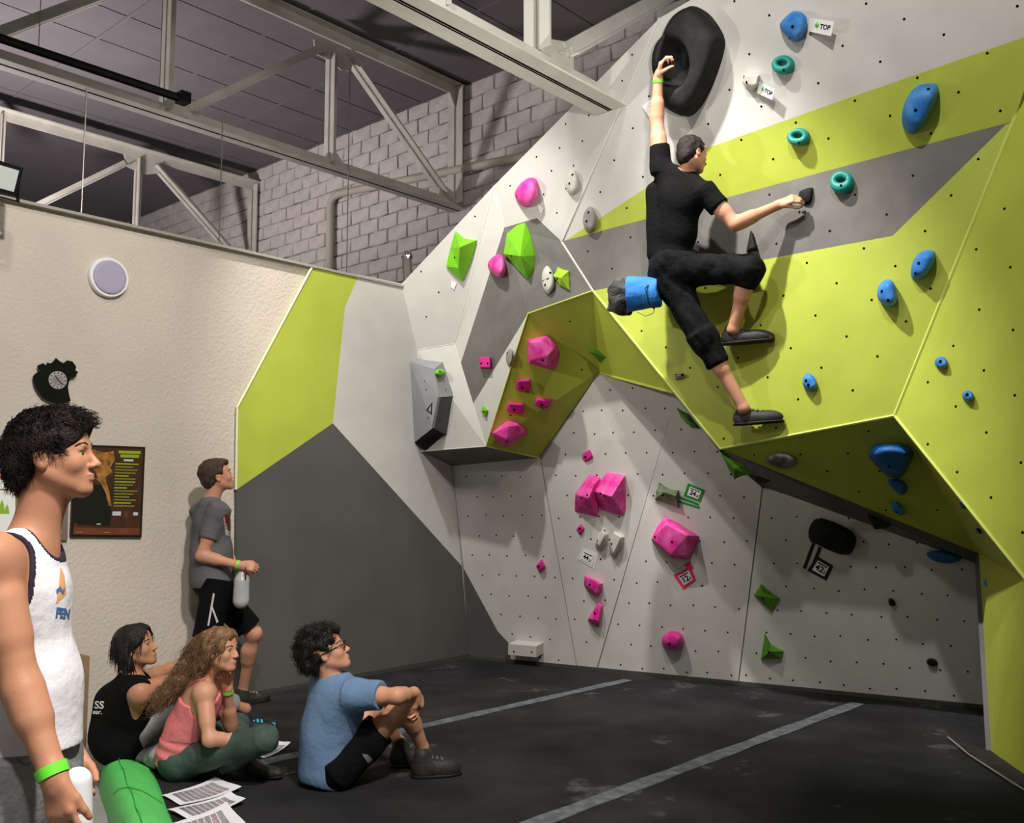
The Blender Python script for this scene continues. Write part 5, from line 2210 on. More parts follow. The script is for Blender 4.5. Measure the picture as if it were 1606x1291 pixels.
# ================================================================== the climber
def build_climber():
    n = NP[1]
    rw = nrm(np.cross(Z, n))
    if rw[0] < 0:
        rw = -rw
    J = lambda u, v, h: on(NP, u, v, h)
    root = person('climber in black T-shirt and cropped black trousers stretched across the lime wall', J(1060, 440, .3))
    neck = J(1076, 270, .40)
    sl, sr = J(1037, 264, .40), J(1107, 302, .40)
    pel = J(1056, 412, .33)
    lel, lwr = J(1030, 188, .42), on(MP, 1032, 122, .24)
    rel, rwr = J(1153, 352, .34), J(1222, 321, .12)
    hl, hr = J(1044, 430, .32), J(1080, 424, .30)
    kl, kr = J(1104, 530, .27), J(1176, 420, .20)
    al, ar = J(1166, 640, .14), J(1150, 517, .14)
    head = Head(J(1087, 243, .40), -n * .84 + rw * .42 - Z * .22, Z * .95 - n * .22 + rw * .05, 1.04)
    ops, A, chest, waist = torso_ops(sl, sr, neck, pel, -n, 1.0)
    ops += [('add', cap(neck - Z * .02, head.w(-.03, 0, -.06), .056, .054), .03)]
    ops += head.ops()
    ops += arm_ops(sl, lel, lwr, 1.2) + arm_ops(sr, rel, rwr, 1.18)
    ops += leg_ops(hl, kl, al, 1.22, n * .5) + leg_ops(hr, kr, ar, 1.22, n * .5)
    # left hand hooks into the pocket of the black hold, right hand crimps
    ld = nrm(on(MP, 1038, 90, .25) - lwr)
    ops += hand_ops(lwr, ld, nrm(-n * .5 + rw * .85), .72, 1.15, side=-1, spread=.05, thumb=(.2, .9))
    rd = nrm(J(1258, 304, .12) - rwr)
    ops += hand_ops(rwr, rd, nrm(-n * .8 - Z * .5), .75, 1.15, side=-1, spread=.04, thumb=(.3, .5))
    for a in (al, ar):
        pass
    body, _, _ = grow('body', ops, .0062, [SKIN, LIPS], root, head.regions())
    hair_cap(head, HAIRD, root, size=(.106, .086, .094), cutc=.030, slope=.9, rough=.0025, fscale=90, extra=[head.e(-.062, 0, -.040, .048, .062, .055)])
    # T-shirt
    t, A, chest, waist = torso_ops(sl, sr, neck, pel, -n, 1.0, .014)
    hem0, hem1 = J(1004, 424, .40), J(1094, 398, .30)
    up = nrm(neck - pel)
    hn = -nrm(np.cross(np.cross(nrm(hem1 - hem0), up), nrm(hem1 - hem0)))
    t.append(('add', cap(J(1030, 395, .36), J(1028, 300, .36), .075, .075), .05))
    t.append(('cut', ((hem0 + hem1) / 2, -up * 1.0 if hn is None else hn * np.sign(np.dot(hn, -up))), 0))
    t.append(('add', cone(sl + (sl - lel) * .1, sl + (lel - sl) * .46, .082, .074), .03))
    t.append(('add', cone(sr + (sr - rel) * .1, sr + (rel - sr) * .46, .082, .078), .03))
    t.append(('sub', cap(neck + up * .045 + n * .0, neck + up * .2, .064, .07), .01))
    shirt, sp, sf = grow('t_shirt', t, .007, BLACKCLOTH, root, disp=noise3(16, .003, 4))
    # cropped trousers
    p = [('add', elp(pel, A, (.190, .150, .135)), .05),
         ('add', cap(hl, kl, .128, .098), .06), ('add', cap(hr, kr, .125, .098), .06),
         ('add', cone(kl + (kl - al) * .06, kl + (al - kl) * .36, .098, .080), .05),
         ('add', cone(kr, kr + (ar - kr) * .28, .096, .084), .05)]
    trou, tp, tf = grow('cropped_trousers', p, .007, mat('cloth_black_chalk', (12, 12, 13), 0.9, 0.12, (11, 0.0, (26, 26, 28), 6), (30, 0.6, 3)), root, disp=lambda q: noise3(20, .006, 9)(q) + noise3(46, .004, 19)(q))
    for a_, b_ in ((kl + (al - kl) * .36, kl), (kr + (ar - kr) * .28, kr)):
        d = nrm(b_ - a_)
        grow('cuff', [('add', cone(a_ - d * .016, a_ + d * .035, .078, .086), .004)], .006, BLACKCLOTH, trou)
    cb = bvh_of(trou)
    # chalk on the seat
    # shoes
    for (an, hpx, tpx) in ((al, (1153, 668, .12), (1228, 662, .035)), (ar, (1134, 542, .13), (1211, 535, .045))):
        he, to = J(*hpx), J(*tpx)
        s_ = shoe('climbing_shoe', he, to, Z, root, 1.15, SHOE, SOLE, SHOEG, .0055, tall=1.35)
        dd = nrm(to - he)
        k = MB()
        c = he + dd * .055 + Z * .035
        sd = nrm(np.cross(Z, dd))
        if np.dot(sd, n) < 0:
            sd = -sd
        k.slab([c + sd * .037, c + dd * .045 + sd * .042, c + dd * .05 + sd * .040 + Z * .018, c + dd * .005 + sd * .036 + Z * .024], sd, .004)
        k.build('tan_inset', TAN, s_)
        k = MB()
        c = he + Z * .085 + dd * .01
        k.tube([c, c - dd * .016 + Z * .004, c - dd * .02 - Z * .014, c - dd * .008 - Z * .028], .003, 6)
        k.build('pull_tab', SHOE, s_, True)
    band(lwr + (lel - lwr) * .08, lel, .036, root, .024)
    # chalk bag hanging behind the hips
    cbag = empty('chalk_bag', J(990, 470, .5))
    tag(cbag, 'blue chalk bag with a fuzzy grey rim hanging from the climber\'s waist', 'chalk bag')
    a_, b_ = J(1034, 458, .40), J(986, 462, .47)
    grow('pouch', [('add', cone(a_, b_, .105, .135), .02)], .008, mat('bag_blue', (44, 122, 204), 0.7, 0.3, (12, 0.12), (24, 0.7)), cbag, disp=noise3(22, .006, 2))
    grow('fleece_rim', [('add', elp(J(972, 464, .46), frame(b_ - a_, Z), (.09, .125, .135)), .02), ('add', cap(J(957, 484, .47), J(985, 490, .46), .03, .03), .05)], .008, mat('fleece_grey', (96, 94, 92), 0.95, 0.1, (9, 0.0, (28, 28, 28), 5), (50, 1.0)), cbag, disp=noise3(30, .008, 5))
    k = MB()
    k.tube([J(1024, 440, .44), J(1012, 452, .56), J(1018, 478, .54), J(1026, 484, .44)], .006, 6)
    k.build('strap', mat('strap_navy', (24, 40, 70), 0.7), cbag, True)
    k = MB()
    k.tube([J(1000, 490, .46), J(1012, 496, .47), J(1024, 492, .45), J(1028, 480, .42)], .003, 6)
    k.build('draw_cord', mat('cord_grey', (150, 150, 150), 0.7), cbag, True)


build_climber()


# ================================================================== standing man in grey
def build_standing():
    root = person('man in grey T-shirt and black shorts standing by the dark panel with a water jug', onfloor(345, 1100))
    fw = nrm(D1 * .97 + NL * .12)
    d0 = 7.12
    neck = P(330, 786, d0)
    rt = nrm(np.cross(fw, Z))
    mid = P(330, 803, d0)
    sr, sl = mid + rt * .165 - fw * .01, mid - rt * .165
    pel = P(333, 914, d0)
    head = Head(P(341, 747, d0), fw * .93 + rt * .26 + Z * .28, Z - fw * .15, 1.04)
    rel, rwr = P(316, 872, 6.95), P(377, 887, 6.95)
    lel, lwr = P(352, 868, 7.35), P(374, 893, 7.05)
    hr, hl = pel + rt * .09 - Z * .03, pel - rt * .09 - Z * .03
    kr, ar = P(322, 1012, 7.0), P(318, 1104, 7.0)
    kl, al = P(398, 994, 7.28), P(381, 1082, 7.42)
    ops, A, chest, waist = torso_ops(sl, sr, neck, pel, fw, 1.0)
    ops += [('add', cap(neck - Z * .02, head.w(-.02, 0, -.06), .058, .056), .03)] + head.ops()
    ops += arm_ops(sr, rel, rwr, 1.0) + arm_ops(sl, lel, lwr, 1.0)
    ops += leg_ops(hr, kr, ar, 1.05, -fw) + leg_ops(hl, kl, al, 1.05, -fw)
    ops += hand_ops(rwr, nrm(P(392, 889, 6.97) - rwr), -rt - Z * .4, .8, 1.0, side=1)
    ops += hand_ops(lwr, nrm(P(384, 903, 7.02) - lwr + fw * .02), rt * .4 - Z * .6, .8, 1.0, side=-1)
    body, _, _ = grow('body', ops, .0062, [SKIN, LIPSD], root, head.regions())
    head.eyes(root)
    head.brows(root, HAIRM)
    hair_cap(head, HAIRM, root, size=(.106, .085, .095), cutc=.020, slope=.95, rough=.003, fscale=80, front=1)
    t, A, chest, waist = torso_ops(sl, sr, neck, pel, fw, 1.0, .018)
    up = nrm(neck - pel)
    t.append(('add', cap(pel + Z * .02, waist, .150, .150), .06))
    t.append(('cut', (pel - Z * .035, -Z), 0))
    t.append(('add', cone(sr + (sr - rel) * .12, sr + (rel - sr) * .60, .074, .070), .03))
    t.append(('add', cone(sl + (sl - lel) * .12, sl + (lel - sl) * .60, .074, .070), .03))
    t.append(('sub', cap(neck + up * .045 + fw * .012, neck + up * .2, .066, .07), .008))
    GT = mat('cloth_grey_tee', (98, 98, 102), 0.85, 0.2, (7, 0.06), (26, 0.6, 3))
    shirt, _, _ = grow('t_shirt', t, .007, GT, root, disp=noise3(15, .004, 14))
    b = bvh_of(shirt)
    dd = nrm(rt * .9 + fw * .6)
    c = P(357, 822, 6.9)
    dn = nrm(C0 - c)
    for pts, rgb in (([(352, 806), (366, 808), (366, 834), (354, 832)], (128, 36, 44)), ([(350, 812), (354, 812), (358, 838), (354, 840)], (190, 190, 190)), ([(356, 832), (366, 836), (364, 842), (356, 841)], (180, 180, 180))):
        decal_poly('print', [P(u, v, 6.85) for u, v in pts], b, dn, mat('print_%d' % rgb[0], rgb, 0.8), shirt)
    p = [('add', elp(pel - Z * .01, A, (.175, .130, .12)), .05),
         ('add', cone(hr + Z * .05, hr + (kr - hr) * .88, .105, .100), .06),
         ('add', cone(hl + Z * .05, hl + (kl - hl) * .90, .105, .100), .06), ('cut', (pel + Z * .05, Z), 0)]
    shorts, _, _ = grow('shorts', p, .007, BLACKCLOTH, root, disp=noise3(15, .004, 24))
    b = bvh_of(shorts)
    wh = mat('stripe_white', (190, 190, 190), 0.8)
    for pts in ([(334, 930), (337, 931), (328, 982), (325, 982)], [(331, 952), (333, 950), (343, 976), (340, 978)]):
        decal_poly('stripe', [P(u, v, 6.8) for u, v in pts], b, nrm(C0 - P(333, 950, 6.8)), wh, shorts)
    band(rwr + (rel - rwr) * .06, rel, .033, root)
    fl = np.array([al[0], al[1], 0])
    shoe('shoe', fl - fw * .06, fl + fw * .21 + rt * .02, Z, root, 1.05, SHOE, SOLE, TAN, tall=1.2)
    fr_ = np.array([ar[0], ar[1], 0])
    shoe('shoe', fr_ - fw * .06, fr_ + fw * .21 + rt * .04, Z, root, 1.05, SHOE, SOLE, TAN, tall=1.2)
    # water jug
    jug = empty('water_jug', P(378, 950, 6.98))
    tag(jug, 'clear plastic water jug with black lid held by the standing man', 'water jug')
    c1, c2 = P(379, 912, 6.98), P(378, 942, 6.98)
    grow('bottle', [('add', cap(c1, c2, .055, .058), .01), ('add', cap(c1 + Z * .05, c1 + Z * .075, .026, .026), .03)], .006, mat('clear_plastic', (176, 180, 182), 0.25, 0.5, (8, .1)), jug)
    k = MB()
    k.tube([c1 + Z * .085, c1 + Z * .112], .034, 14)
    k.build('lid', M_BLACK, jug, True)
    k = MB()
    k.tube([c1 + Z * .10 + rt * .03, c1 + Z * .13 + rt * .04, c1 + Z * .10 + rt * .056 , c1 + Z * .02 + rt * .064], .006, 6)
    k.build('carry_loop', mat('loop_red', (110, 30, 34), 0.6), jug, True)


build_standing()


# ================================================================== seated man in the black tank top
def build_black():
    root = person('long haired man in black tank top sitting by the green pad', onfloor(205, 1196))
    fw = nrm([.86, .50, 0])
    rt = nrm(np.cross(fw, Z))
    pel = P(192, 1160, 5.78)
    neck = P(203, 1068, 5.72)
    mid = P(206, 1079, 5.72)
    sr, sl = mid + rt * .17 + fw * .02, mid - rt * .16 + fw * .03
    head = Head(P(214, 1015, 5.72), nrm(fw * .80 + rt * .55 + Z * .26), Z - fw * .12, 1.04)
    rel, rwr = P(272, 1068, 5.75), P(326, 1068, 6.0)
    lel, lwr = P(268, 1050, 6.15), P(325, 1060, 6.3)
    hr, hl = pel + rt * .09, pel - rt * .09
    kr, ar = P(288, 1092, 5.98), P(362, 1118, 6.30)
    kl, al = P(305, 1085, 6.25), P(385, 1112, 6.50)
    ops, A, chest, waist = torso_ops(sl, sr, neck, pel, fw, 1.0)
    ops += [('add', cap(neck - Z * .02, head.w(-.02, 0, -.06), .055, .053), .03)] + head.ops()
    ops += arm_ops(sr, rel, rwr, 1.0) + arm_ops(sl, lel, lwr, 1.0)
    bk0, bk1 = P(180, 1102, 5.80), P(178, 1150, 5.82)
    ops += [('add', cap(bk0, bk1, .100, .115), .06)]
    ops += leg_ops(hr, kr, ar, .95, -fw) + leg_ops(hl, kl, al, .95, -fw)
    ops += hand_ops(rwr, fw - Z * .4, -Z, .4, 1.0, side=-1) + hand_ops(lwr, fw - Z * .4, -Z, .4, 1.0, side=1)
    body, _, _ = grow('body', ops, .0065, [SKINT, LIPSD], root, head.regions())
    head.eyes(root)
    head.brows(root, HAIRK)
    # chin length dark hair
    h = [('add', head.e(-.024, 0, .036, .108, .088, .098), .01), ('add', head.e(.034, 0, .050, .066, .076, .078), .03)]
    for y in (-1, 1):
        h.append(('add', head.k((-.030, y * .064, .02), (-.035, y * .066, -.095), .034, .026), .03))
    h.append(('add', head.k((-.085, 0, .0), (-.085, 0, -.10), .048, .036), .05))
    h.append(('sub', head.e(.104, 0, -.008, .072, .062, .092), .012))
    _, hp, hf = grow('hair', h, .0055, HAIRK, root, disp=noise3(60, .004, 31))
    vn = vert_normals(hp, hf)
    strands('hair_strands', hp, vn, 900, .07, HAIRK, root, lambda p: np.array([0, 0, -1.0]), .2, .0022, 3, lift=.12, jitter=.18)['kind'] = 'stuff'
    t, A, chest, waist = torso_ops(sl, sr, neck, pel, fw, 1.0, .014)
    up = nrm(neck - pel)
    t.append(('add', cap(bk0, bk1, .116, .134), .06))
    t.append(('add', elp(pel - fw * .03, A, (.190, .145, .135)), .05))
    t.append(('cut', ((0, 0, .012), (0, 0, -1)), 0))
    for q, sg in ((sr, 1), (sl, -1)):
        t.append(('sub', cap(q + rt * sg * .055 - Z * .03, q + rt * sg * .065 - up * .21 + fw * .02, .088, .075), .012))
    t.append(('sub', cap(neck + up * .03 + fw * .03, neck + up * .2, .070, .08), .01))
    tank, _, _ = grow('tank_top', t, .0065, BLACKCLOTH, root, disp=noise3(15, .003, 34))
    b = bvh_of(tank)
    dn = nrm(C0 - P(148, 1110, 5.7))
    wh = mat('print_white', (225, 225, 225), 0.8)
    for txt, (u, v), sz in (('ASS', (150, 1106), .060), ('wear.', (149, 1117), .036)):
        o = text_mesh('lettering', txt, P(u, v, 5.5), [1, 0.05, -.05], [0, 0, 1], sz, wh, tank, bold=.001)
        project(o, b, dn, .003)
    # grey sweatpants
    p = [('add', elp(pel, A, (.172, .125, .12)), .05), ('add', cap(hr, kr, .096, .074), .05), ('add', cap(hl, kl, .096, .074), .05),
         ('add', cone(kr, kr + (ar - kr) * .78, .074, .062), .03), ('add', cone(kl, kl + (al - kl) * .78, .074, .062), .03), ('cut', (pel + Z * .04 - fw * .02, nrm(Z - fw * .6)), 0)]
    p = [x for x in p if x[0] != 'cut']
    grow('sweatpants', p, .0065, mat('cloth_grey_sweat', (142, 142, 144), 0.9, 0.2, (8, 0.08), (22, 0.7, 3)), root, disp=noise3(22, .005, 37))
    for a in (ar, al):
        f0 = np.array([a[0], a[1], 0.0])
        s_ = shoe('trail_shoe', f0 - fw * .05, f0 + fw * .20 + rt * .05, Z, root, 1.25, mat('shoe_navy', (20, 24, 32), 0.6), SOLE, mat('lace_cyan', (70, 190, 225), 0.5))
        for t_ in (.35, .6, .8):
            k = MB()
            c = f0 - fw * .05 + (fw * .25 + rt * .05) * t_ + Z * .045
            k.slab([c + rt * .044 - Z * .02, c + rt * .046 + fw * .03 - Z * .02, c + rt * .03 + fw * .03 + Z * .016, c + rt * .03 + Z * .018], rt, .006)
            k.build('cyan_patch', MATS['lace_cyan'], s_)
    # grey hoodie lying behind him
    grow_root = empty('grey_hoodie', onfloor(230, 1205))
    tag(grow_root, 'crumpled grey hoodie bunched up beside the black tank top', 'hoodie')
    a, c, e = onfloor(222, 1200) + Z * .05, onfloor(247, 1207) + Z * .07, onfloor(262, 1196) + Z * .09
    grow('hoodie_bundle', [('add', cap(a, c, .035, .05), .05), ('add', cap(c, e, .05, .055), .05), ('cut', ((0, 0, .003), (0, 0, -1)), 0)], .007, MATS['cloth_grey_sweat'], grow_root, disp=noise3(34, .010, 41))


build_black()


# ================================================================== seated woman in pink
def build_pink():
    root = person('woman with long wavy hair in pink tank top sitting cross legged, chin on hand', onfloor(290, 1226))
    fw = nrm([.95, .30, 0])
    rt = nrm(np.cross(fw, Z))
    pel = P(284, 1188, 5.52)
    neck = P(316, 1066, 5.45)
    mid = P(318, 1080, 5.45)
    sr, sl = mid + rt * .150 + fw * .01, mid - rt * .14 + fw * .04
    head = Head(P(345, 1020, 5.42), nrm(fw * .82 + rt * .56 + Z * .05), Z + fw * .05, 1.0)
    rel, rwr = P(328, 1160, 5.22), P(372, 1158, 5.30)
    lel, lwr = P(362, 1140, 5.62), P(357, 1078, 5.50)
    hr, hl = pel + rt * .09 + fw * .02, pel - rt * .09 + fw * .02
    kr, ar = P(418, 1157, 5.22), P(352, 1204, 5.48)
    kl, al = P(372, 1137, 5.95), P(388, 1188, 5.50)
    ops, A, chest, waist = torso_ops(sl, sr, neck, pel, fw, .90)
    ops += [('add', cap(neck - Z * .02, head.w(-.02, 0, -.06), .048, .047), .03)] + head.ops()
    ops += arm_ops(sr, rel, rwr, .84) + arm_ops(sl, lel, lwr, .84)
    ops += leg_ops(hr, kr, ar, .95) + leg_ops(hl, kl, al, .95)
    ops += hand_ops(rwr, nrm(fw + Z * .1), -Z - rt * .2, .5, .9, side=-1)
    ops += hand_ops(lwr, nrm(P(350, 1060, 5.48) - lwr), nrm(P(345, 1050, 5.42) - lwr) + rt * .5, .9, .9, side=1)
    body, _, _ = grow('body', ops, .006, [SKIN, LIPS], root, head.regions())
    head.eyes(root, (70, 62, 50))
    head.brows(root, HAIRM)
    # long wavy hair falling behind the shoulder
    g = [P(318, 1012, 5.46), P(300, 1040, 5.48), P(284, 1066, 5.44), P(266, 1084, 5.42), P(252, 1098, 5.40)]
    h = [('add', head.e(-.024, 0, .036, .106, .088, .095), .01), ('add', head.e(.034, 0, .050, .066, .076, .076), .03)]
    for i, r in enumerate(((.060, .052), (.052, .046), (.046, .038), (.038, .024))):
        h.append(('add', cap(g[i], g[i + 1], *r), .03))
    h.append(('add', head.k((-.03, -.066, .02), (-.06, -.062, -.07), .030, .030), .03))
    h.append(('add', head.k((-.03, .066, .02), (-.05, .062, -.07), .030, .030), .03))
    h.append(('sub', head.e(.104, 0, -.010, .072, .060, .090), .012))
    _, hp, hf = grow('hair', h, .0055, HAIRL, root, disp=noise3(48, .006, 51))
    vn = vert_normals(hp, hf)

    def flow(p):
        j = min(range(len(g)), key=lambda i: np.linalg.norm(g[i] - p))
        a = g[min(j, len(g) - 2)]
        b = g[min(j, len(g) - 2) + 1]
        return nrm(b - a)
    strands('hair_strands', hp, vn, 2200, .10, HAIRL, root, flow, 1.5, .0022, 5, lift=.08, jitter=.18)['kind'] = 'stuff'
    t, A, chest, waist = torso_ops(sl, sr, neck, pel, fw, .90, .012)
    up = nrm(neck - pel)
    t.append(('add', cap(pel + Z * .02, waist, .125, .115), .06))
    t.append(('cut', (pel - Z * .055, nrm(-Z - fw * .25)), 0))
    t.append(('cut', (neck - up * .085, nrm(up * 1.0 - fw * .25)), 0))
    for q, sg in ((sr, 1), (sl, -1)):
        t.append(('sub', cap(q + rt * sg * .03, q + rt * sg * .04 - up * .10, .075, .06), .012))
    PT = mat('cloth_pink_tank', (232, 128, 134), 0.85, 0.2, (7, 0.06), (24, 0.5, 3))
    tank, _, _ = grow('tank_top', t, .006, PT, root, disp=lambda p: .004 * np.sin(p[:, 2] * 95 + p[:, 0] * 22) * (p[:, 2] < pel[2] + .12) + noise3(16, .002, 6)(p))
    bb = bvh_of(body)
    for pts in ([(283, 1092), (290, 1082), (300, 1075), (312, 1068), (322, 1066)], ):
        k = MB()
        q = []
        for u, v in pts:
            hh = hit(bb, u, v)
            if hh:
                q.append(hh[0] + hh[1] * .007)
        if len(q) > 1:
            k.tube(q, .007, 6)
            k.build('shoulder_strap', PT, tank, True)
    p = [('add', elp(pel - Z * .01, A, (.165, .125, .115)), .05), ('add', cap(hr, kr, .092, .070), .05), ('add', cap(hl, kl, .092, .070), .05),
         ('add', cone(kr, kr + (ar - kr) * .92, .068, .050), .03), ('add', cone(kl, kl + (al - kl) * .92, .068, .050), .03), ('cut', ((0, 0, .002), (0, 0, -1)), 0)]
    grow('trousers', p, .0065, mat('cloth_dark_green', (58, 74, 66), 0.85, 0.2, (9, 0.0, (74, 90, 82), 4), (24, 0.6, 3)), root, disp=noise3(22, .003, 57))
    for a, d in ((ar, nrm(-fw * .6 - rt * .3)), (al, nrm(fw * .7 + rt * .5))):
        f0 = np.array([a[0], a[1], .012])
        shoe('shoe', f0, f0 + d * .22, Z + rt * .2, root, .9, SHOE, SOLE, None)
    band(lwr + (lel - lwr) * .10, lel, .0285, root)


build_pink()


# ================================================================== seated man in blue
def build_blue():
    root = person('curly haired man with glasses in blue T-shirt sitting on the mats', onfloor(525, 1243))
    fw = nrm([.80, .60, 0])
    rt = nrm(np.cross(fw, Z))
    pel = P(514, 1203, 5.36)
    neck = P(522, 1066, 5.32)
    mid = P(528, 1083, 5.32)
    sr, sl = mid + rt * .185 + fw * .02, mid - rt * .18 + fw * .02
    head = Head(P(512, 1023, 5.30), nrm(np.array([.90, .06, 0]) + Z * .40), nrm(Z * .92 - np.array([.36, .0, 0])), 1.04)
    rel, rwr = P(622, 1092, 5.10), P(650, 1087, 5.28)
    lel, lwr = P(592, 1094, 5.75), P(645, 1096, 5.42)
    hr, hl = pel + rt * .10 + fw * .02, pel - rt * .10 + fw * .02
    kr, ar = P(636, 1103, 5.32), P(662, 1172, 5.50)
    kl, al = P(584, 1112, 5.62), P(628, 1166, 5.72)
    ops, A, chest, waist = torso_ops(sl, sr, neck, pel, fw, 1.04)
    ops += [('add', cap(neck - Z * .02, head.w(-.03, 0, -.06), .058, .056), .03)] + head.ops()
    ops += arm_ops(sr, rel, rwr, 1.0) + arm_ops(sl, lel, lwr, 1.0)
    ops += leg_ops(hr, kr, ar, 1.0, -fw * .5 - Z * .5) + leg_ops(hl, kl, al, 1.0, -fw * .5 - Z * .5)
    ops += hand_ops(rwr, nrm(P(661, 1100, 5.34) - rwr), nrm(-Z * .4 - fw * .2 - rt * .6), .7, 1.0, side=-1)
    ops += hand_ops(lwr, nrm(P(656, 1112, 5.32) - lwr), nrm(-fw * .5 + rt * .2 - Z * .3), .7, 1.0, side=1)
    body, _, _ = grow('body', ops, .006, [SKIN, LIPS], root, head.regions())
    head.eyes(root)
    head.brows(root, HAIRK)
    _, hp, hf = hair_cap(head, HAIRK, root, size=(.112, .094, .100), ctr=(-.030, 0, .042), cutc=.016, slope=.95, rough=.010, fscale=60, front=1, extra=[head.e(-.10, 0, .0, .055, .075, .07), head.e(-.03, 0, .10, .08, .075, .05)])
    vn = vert_normals(hp, hf)
    strands('hair_curls', hp, vn, 1700, .024, HAIRK, root, lambda p: nrm(p - head.c), 2.6, .0022, 8, seg=5, lift=.3, jitter=.7)['kind'] = 'stuff'
    # glasses
    gl = empty('glasses', head.w(.09, 0, 0))
    tag(gl, 'thin black framed glasses worn by the man in blue', 'glasses')
    GF = mat('glasses_black', (16, 16, 18), 0.4)
    for y in (-1, 1):
        k = MB()
        ring = [head.w(.104, y * .031 + .021 * math.cos(t), .000 + .016 * math.sin(t)) for t in np.linspace(0, 2 * math.pi, 17)]
        k.tube(ring, .0022, 5, cap=False)
        k.build('rim', GF, gl, True)
        k = MB()
        k.tube([head.w(.102, y * .052, .006), head.w(.04, y * .074, .006), head.w(-.012, y * .084, .004), head.w(-.03, y * .083, -.012)], .0024, 5)
        k.build('temple_arm', GF, gl, True)
        k = MB()
        k.disc(head.w(.1035, y * .031, 0), head.A[0], .0155, 16)
        k.build('lens', mat('lens_glass', (230, 235, 240), 0.05, 0.5, trans=1.0), gl)
    k = MB()
    k.tube([head.w(.104, -.011, .004), head.w(.110, 0, .007), head.w(.104, .011, .004)], .0022, 5)
    k.build('bridge', GF, gl, True)
    t, A, chest, waist = torso_ops(sl, sr, neck, pel, fw, 1.04, .020)
    up = nrm(neck - pel)
    t.append(('add', cap(pel + Z * .0, waist, .150, .150), .06))
    t.append(('cut', (pel - Z * .10, nrm(-Z - fw * .3)), 0))
    t.append(('add', cone(sr + (sr - rel) * .15, sr + (rel - sr) * .62, .078, .076), .03))
    t.append(('add', cone(sl + (sl - lel) * .15, sl + (lel - sl) * .62, .078, .076), .03))
    t.append(('sub', cap(neck + up * .04 + fw * .012, neck + up * .2, .067, .075), .008))
    BT = mat('cloth_blue_tee', (104, 131, 164), 0.85, 0.2, (6, 0.06), (22, 0.6, 3))
    grow('t_shirt', t, .007, BT, root, disp=noise3(15, .004, 64))
    p = [('add', elp(pel - Z * .01, A, (.185, .14, .115)), .05), ('add', cone(hr - fw * .02, hr + (kr - hr) * .62, .105, .095), .06), ('add', cone(hl - fw * .02, hl + (kl - hl) * .60, .105, .095), .06), ('cut', ((0, 0, .002), (0, 0, -1)), 0)]
    sh_, _, _ = grow('shorts', p, .007, BLACKCLOTH, root, disp=noise3(18, .006, 67))
    b = bvh_of(sh_)
    for pts in ([(567, 1182), (576, 1183), (590, 1196), (597, 1207), (588, 1209), (576, 1196)],):
        decal_poly('grey_print', [P(u, v, 5.0) for u, v in pts], b, nrm(C0 - P(580, 1195, 5.0)), mat('print_grey_light', (120, 118, 112), 0.8), sh_)
    for a, k_ in ((ar, 1), (al, 0)):
        f0 = np.array([a[0], a[1], .0])
        shoe('shoe', f0 - fw * .06 , f0 + fw * .19 + rt * .10, Z, root, 1.15, SHOE, SOLE, SHOEG, tall=1.4)


build_blue()


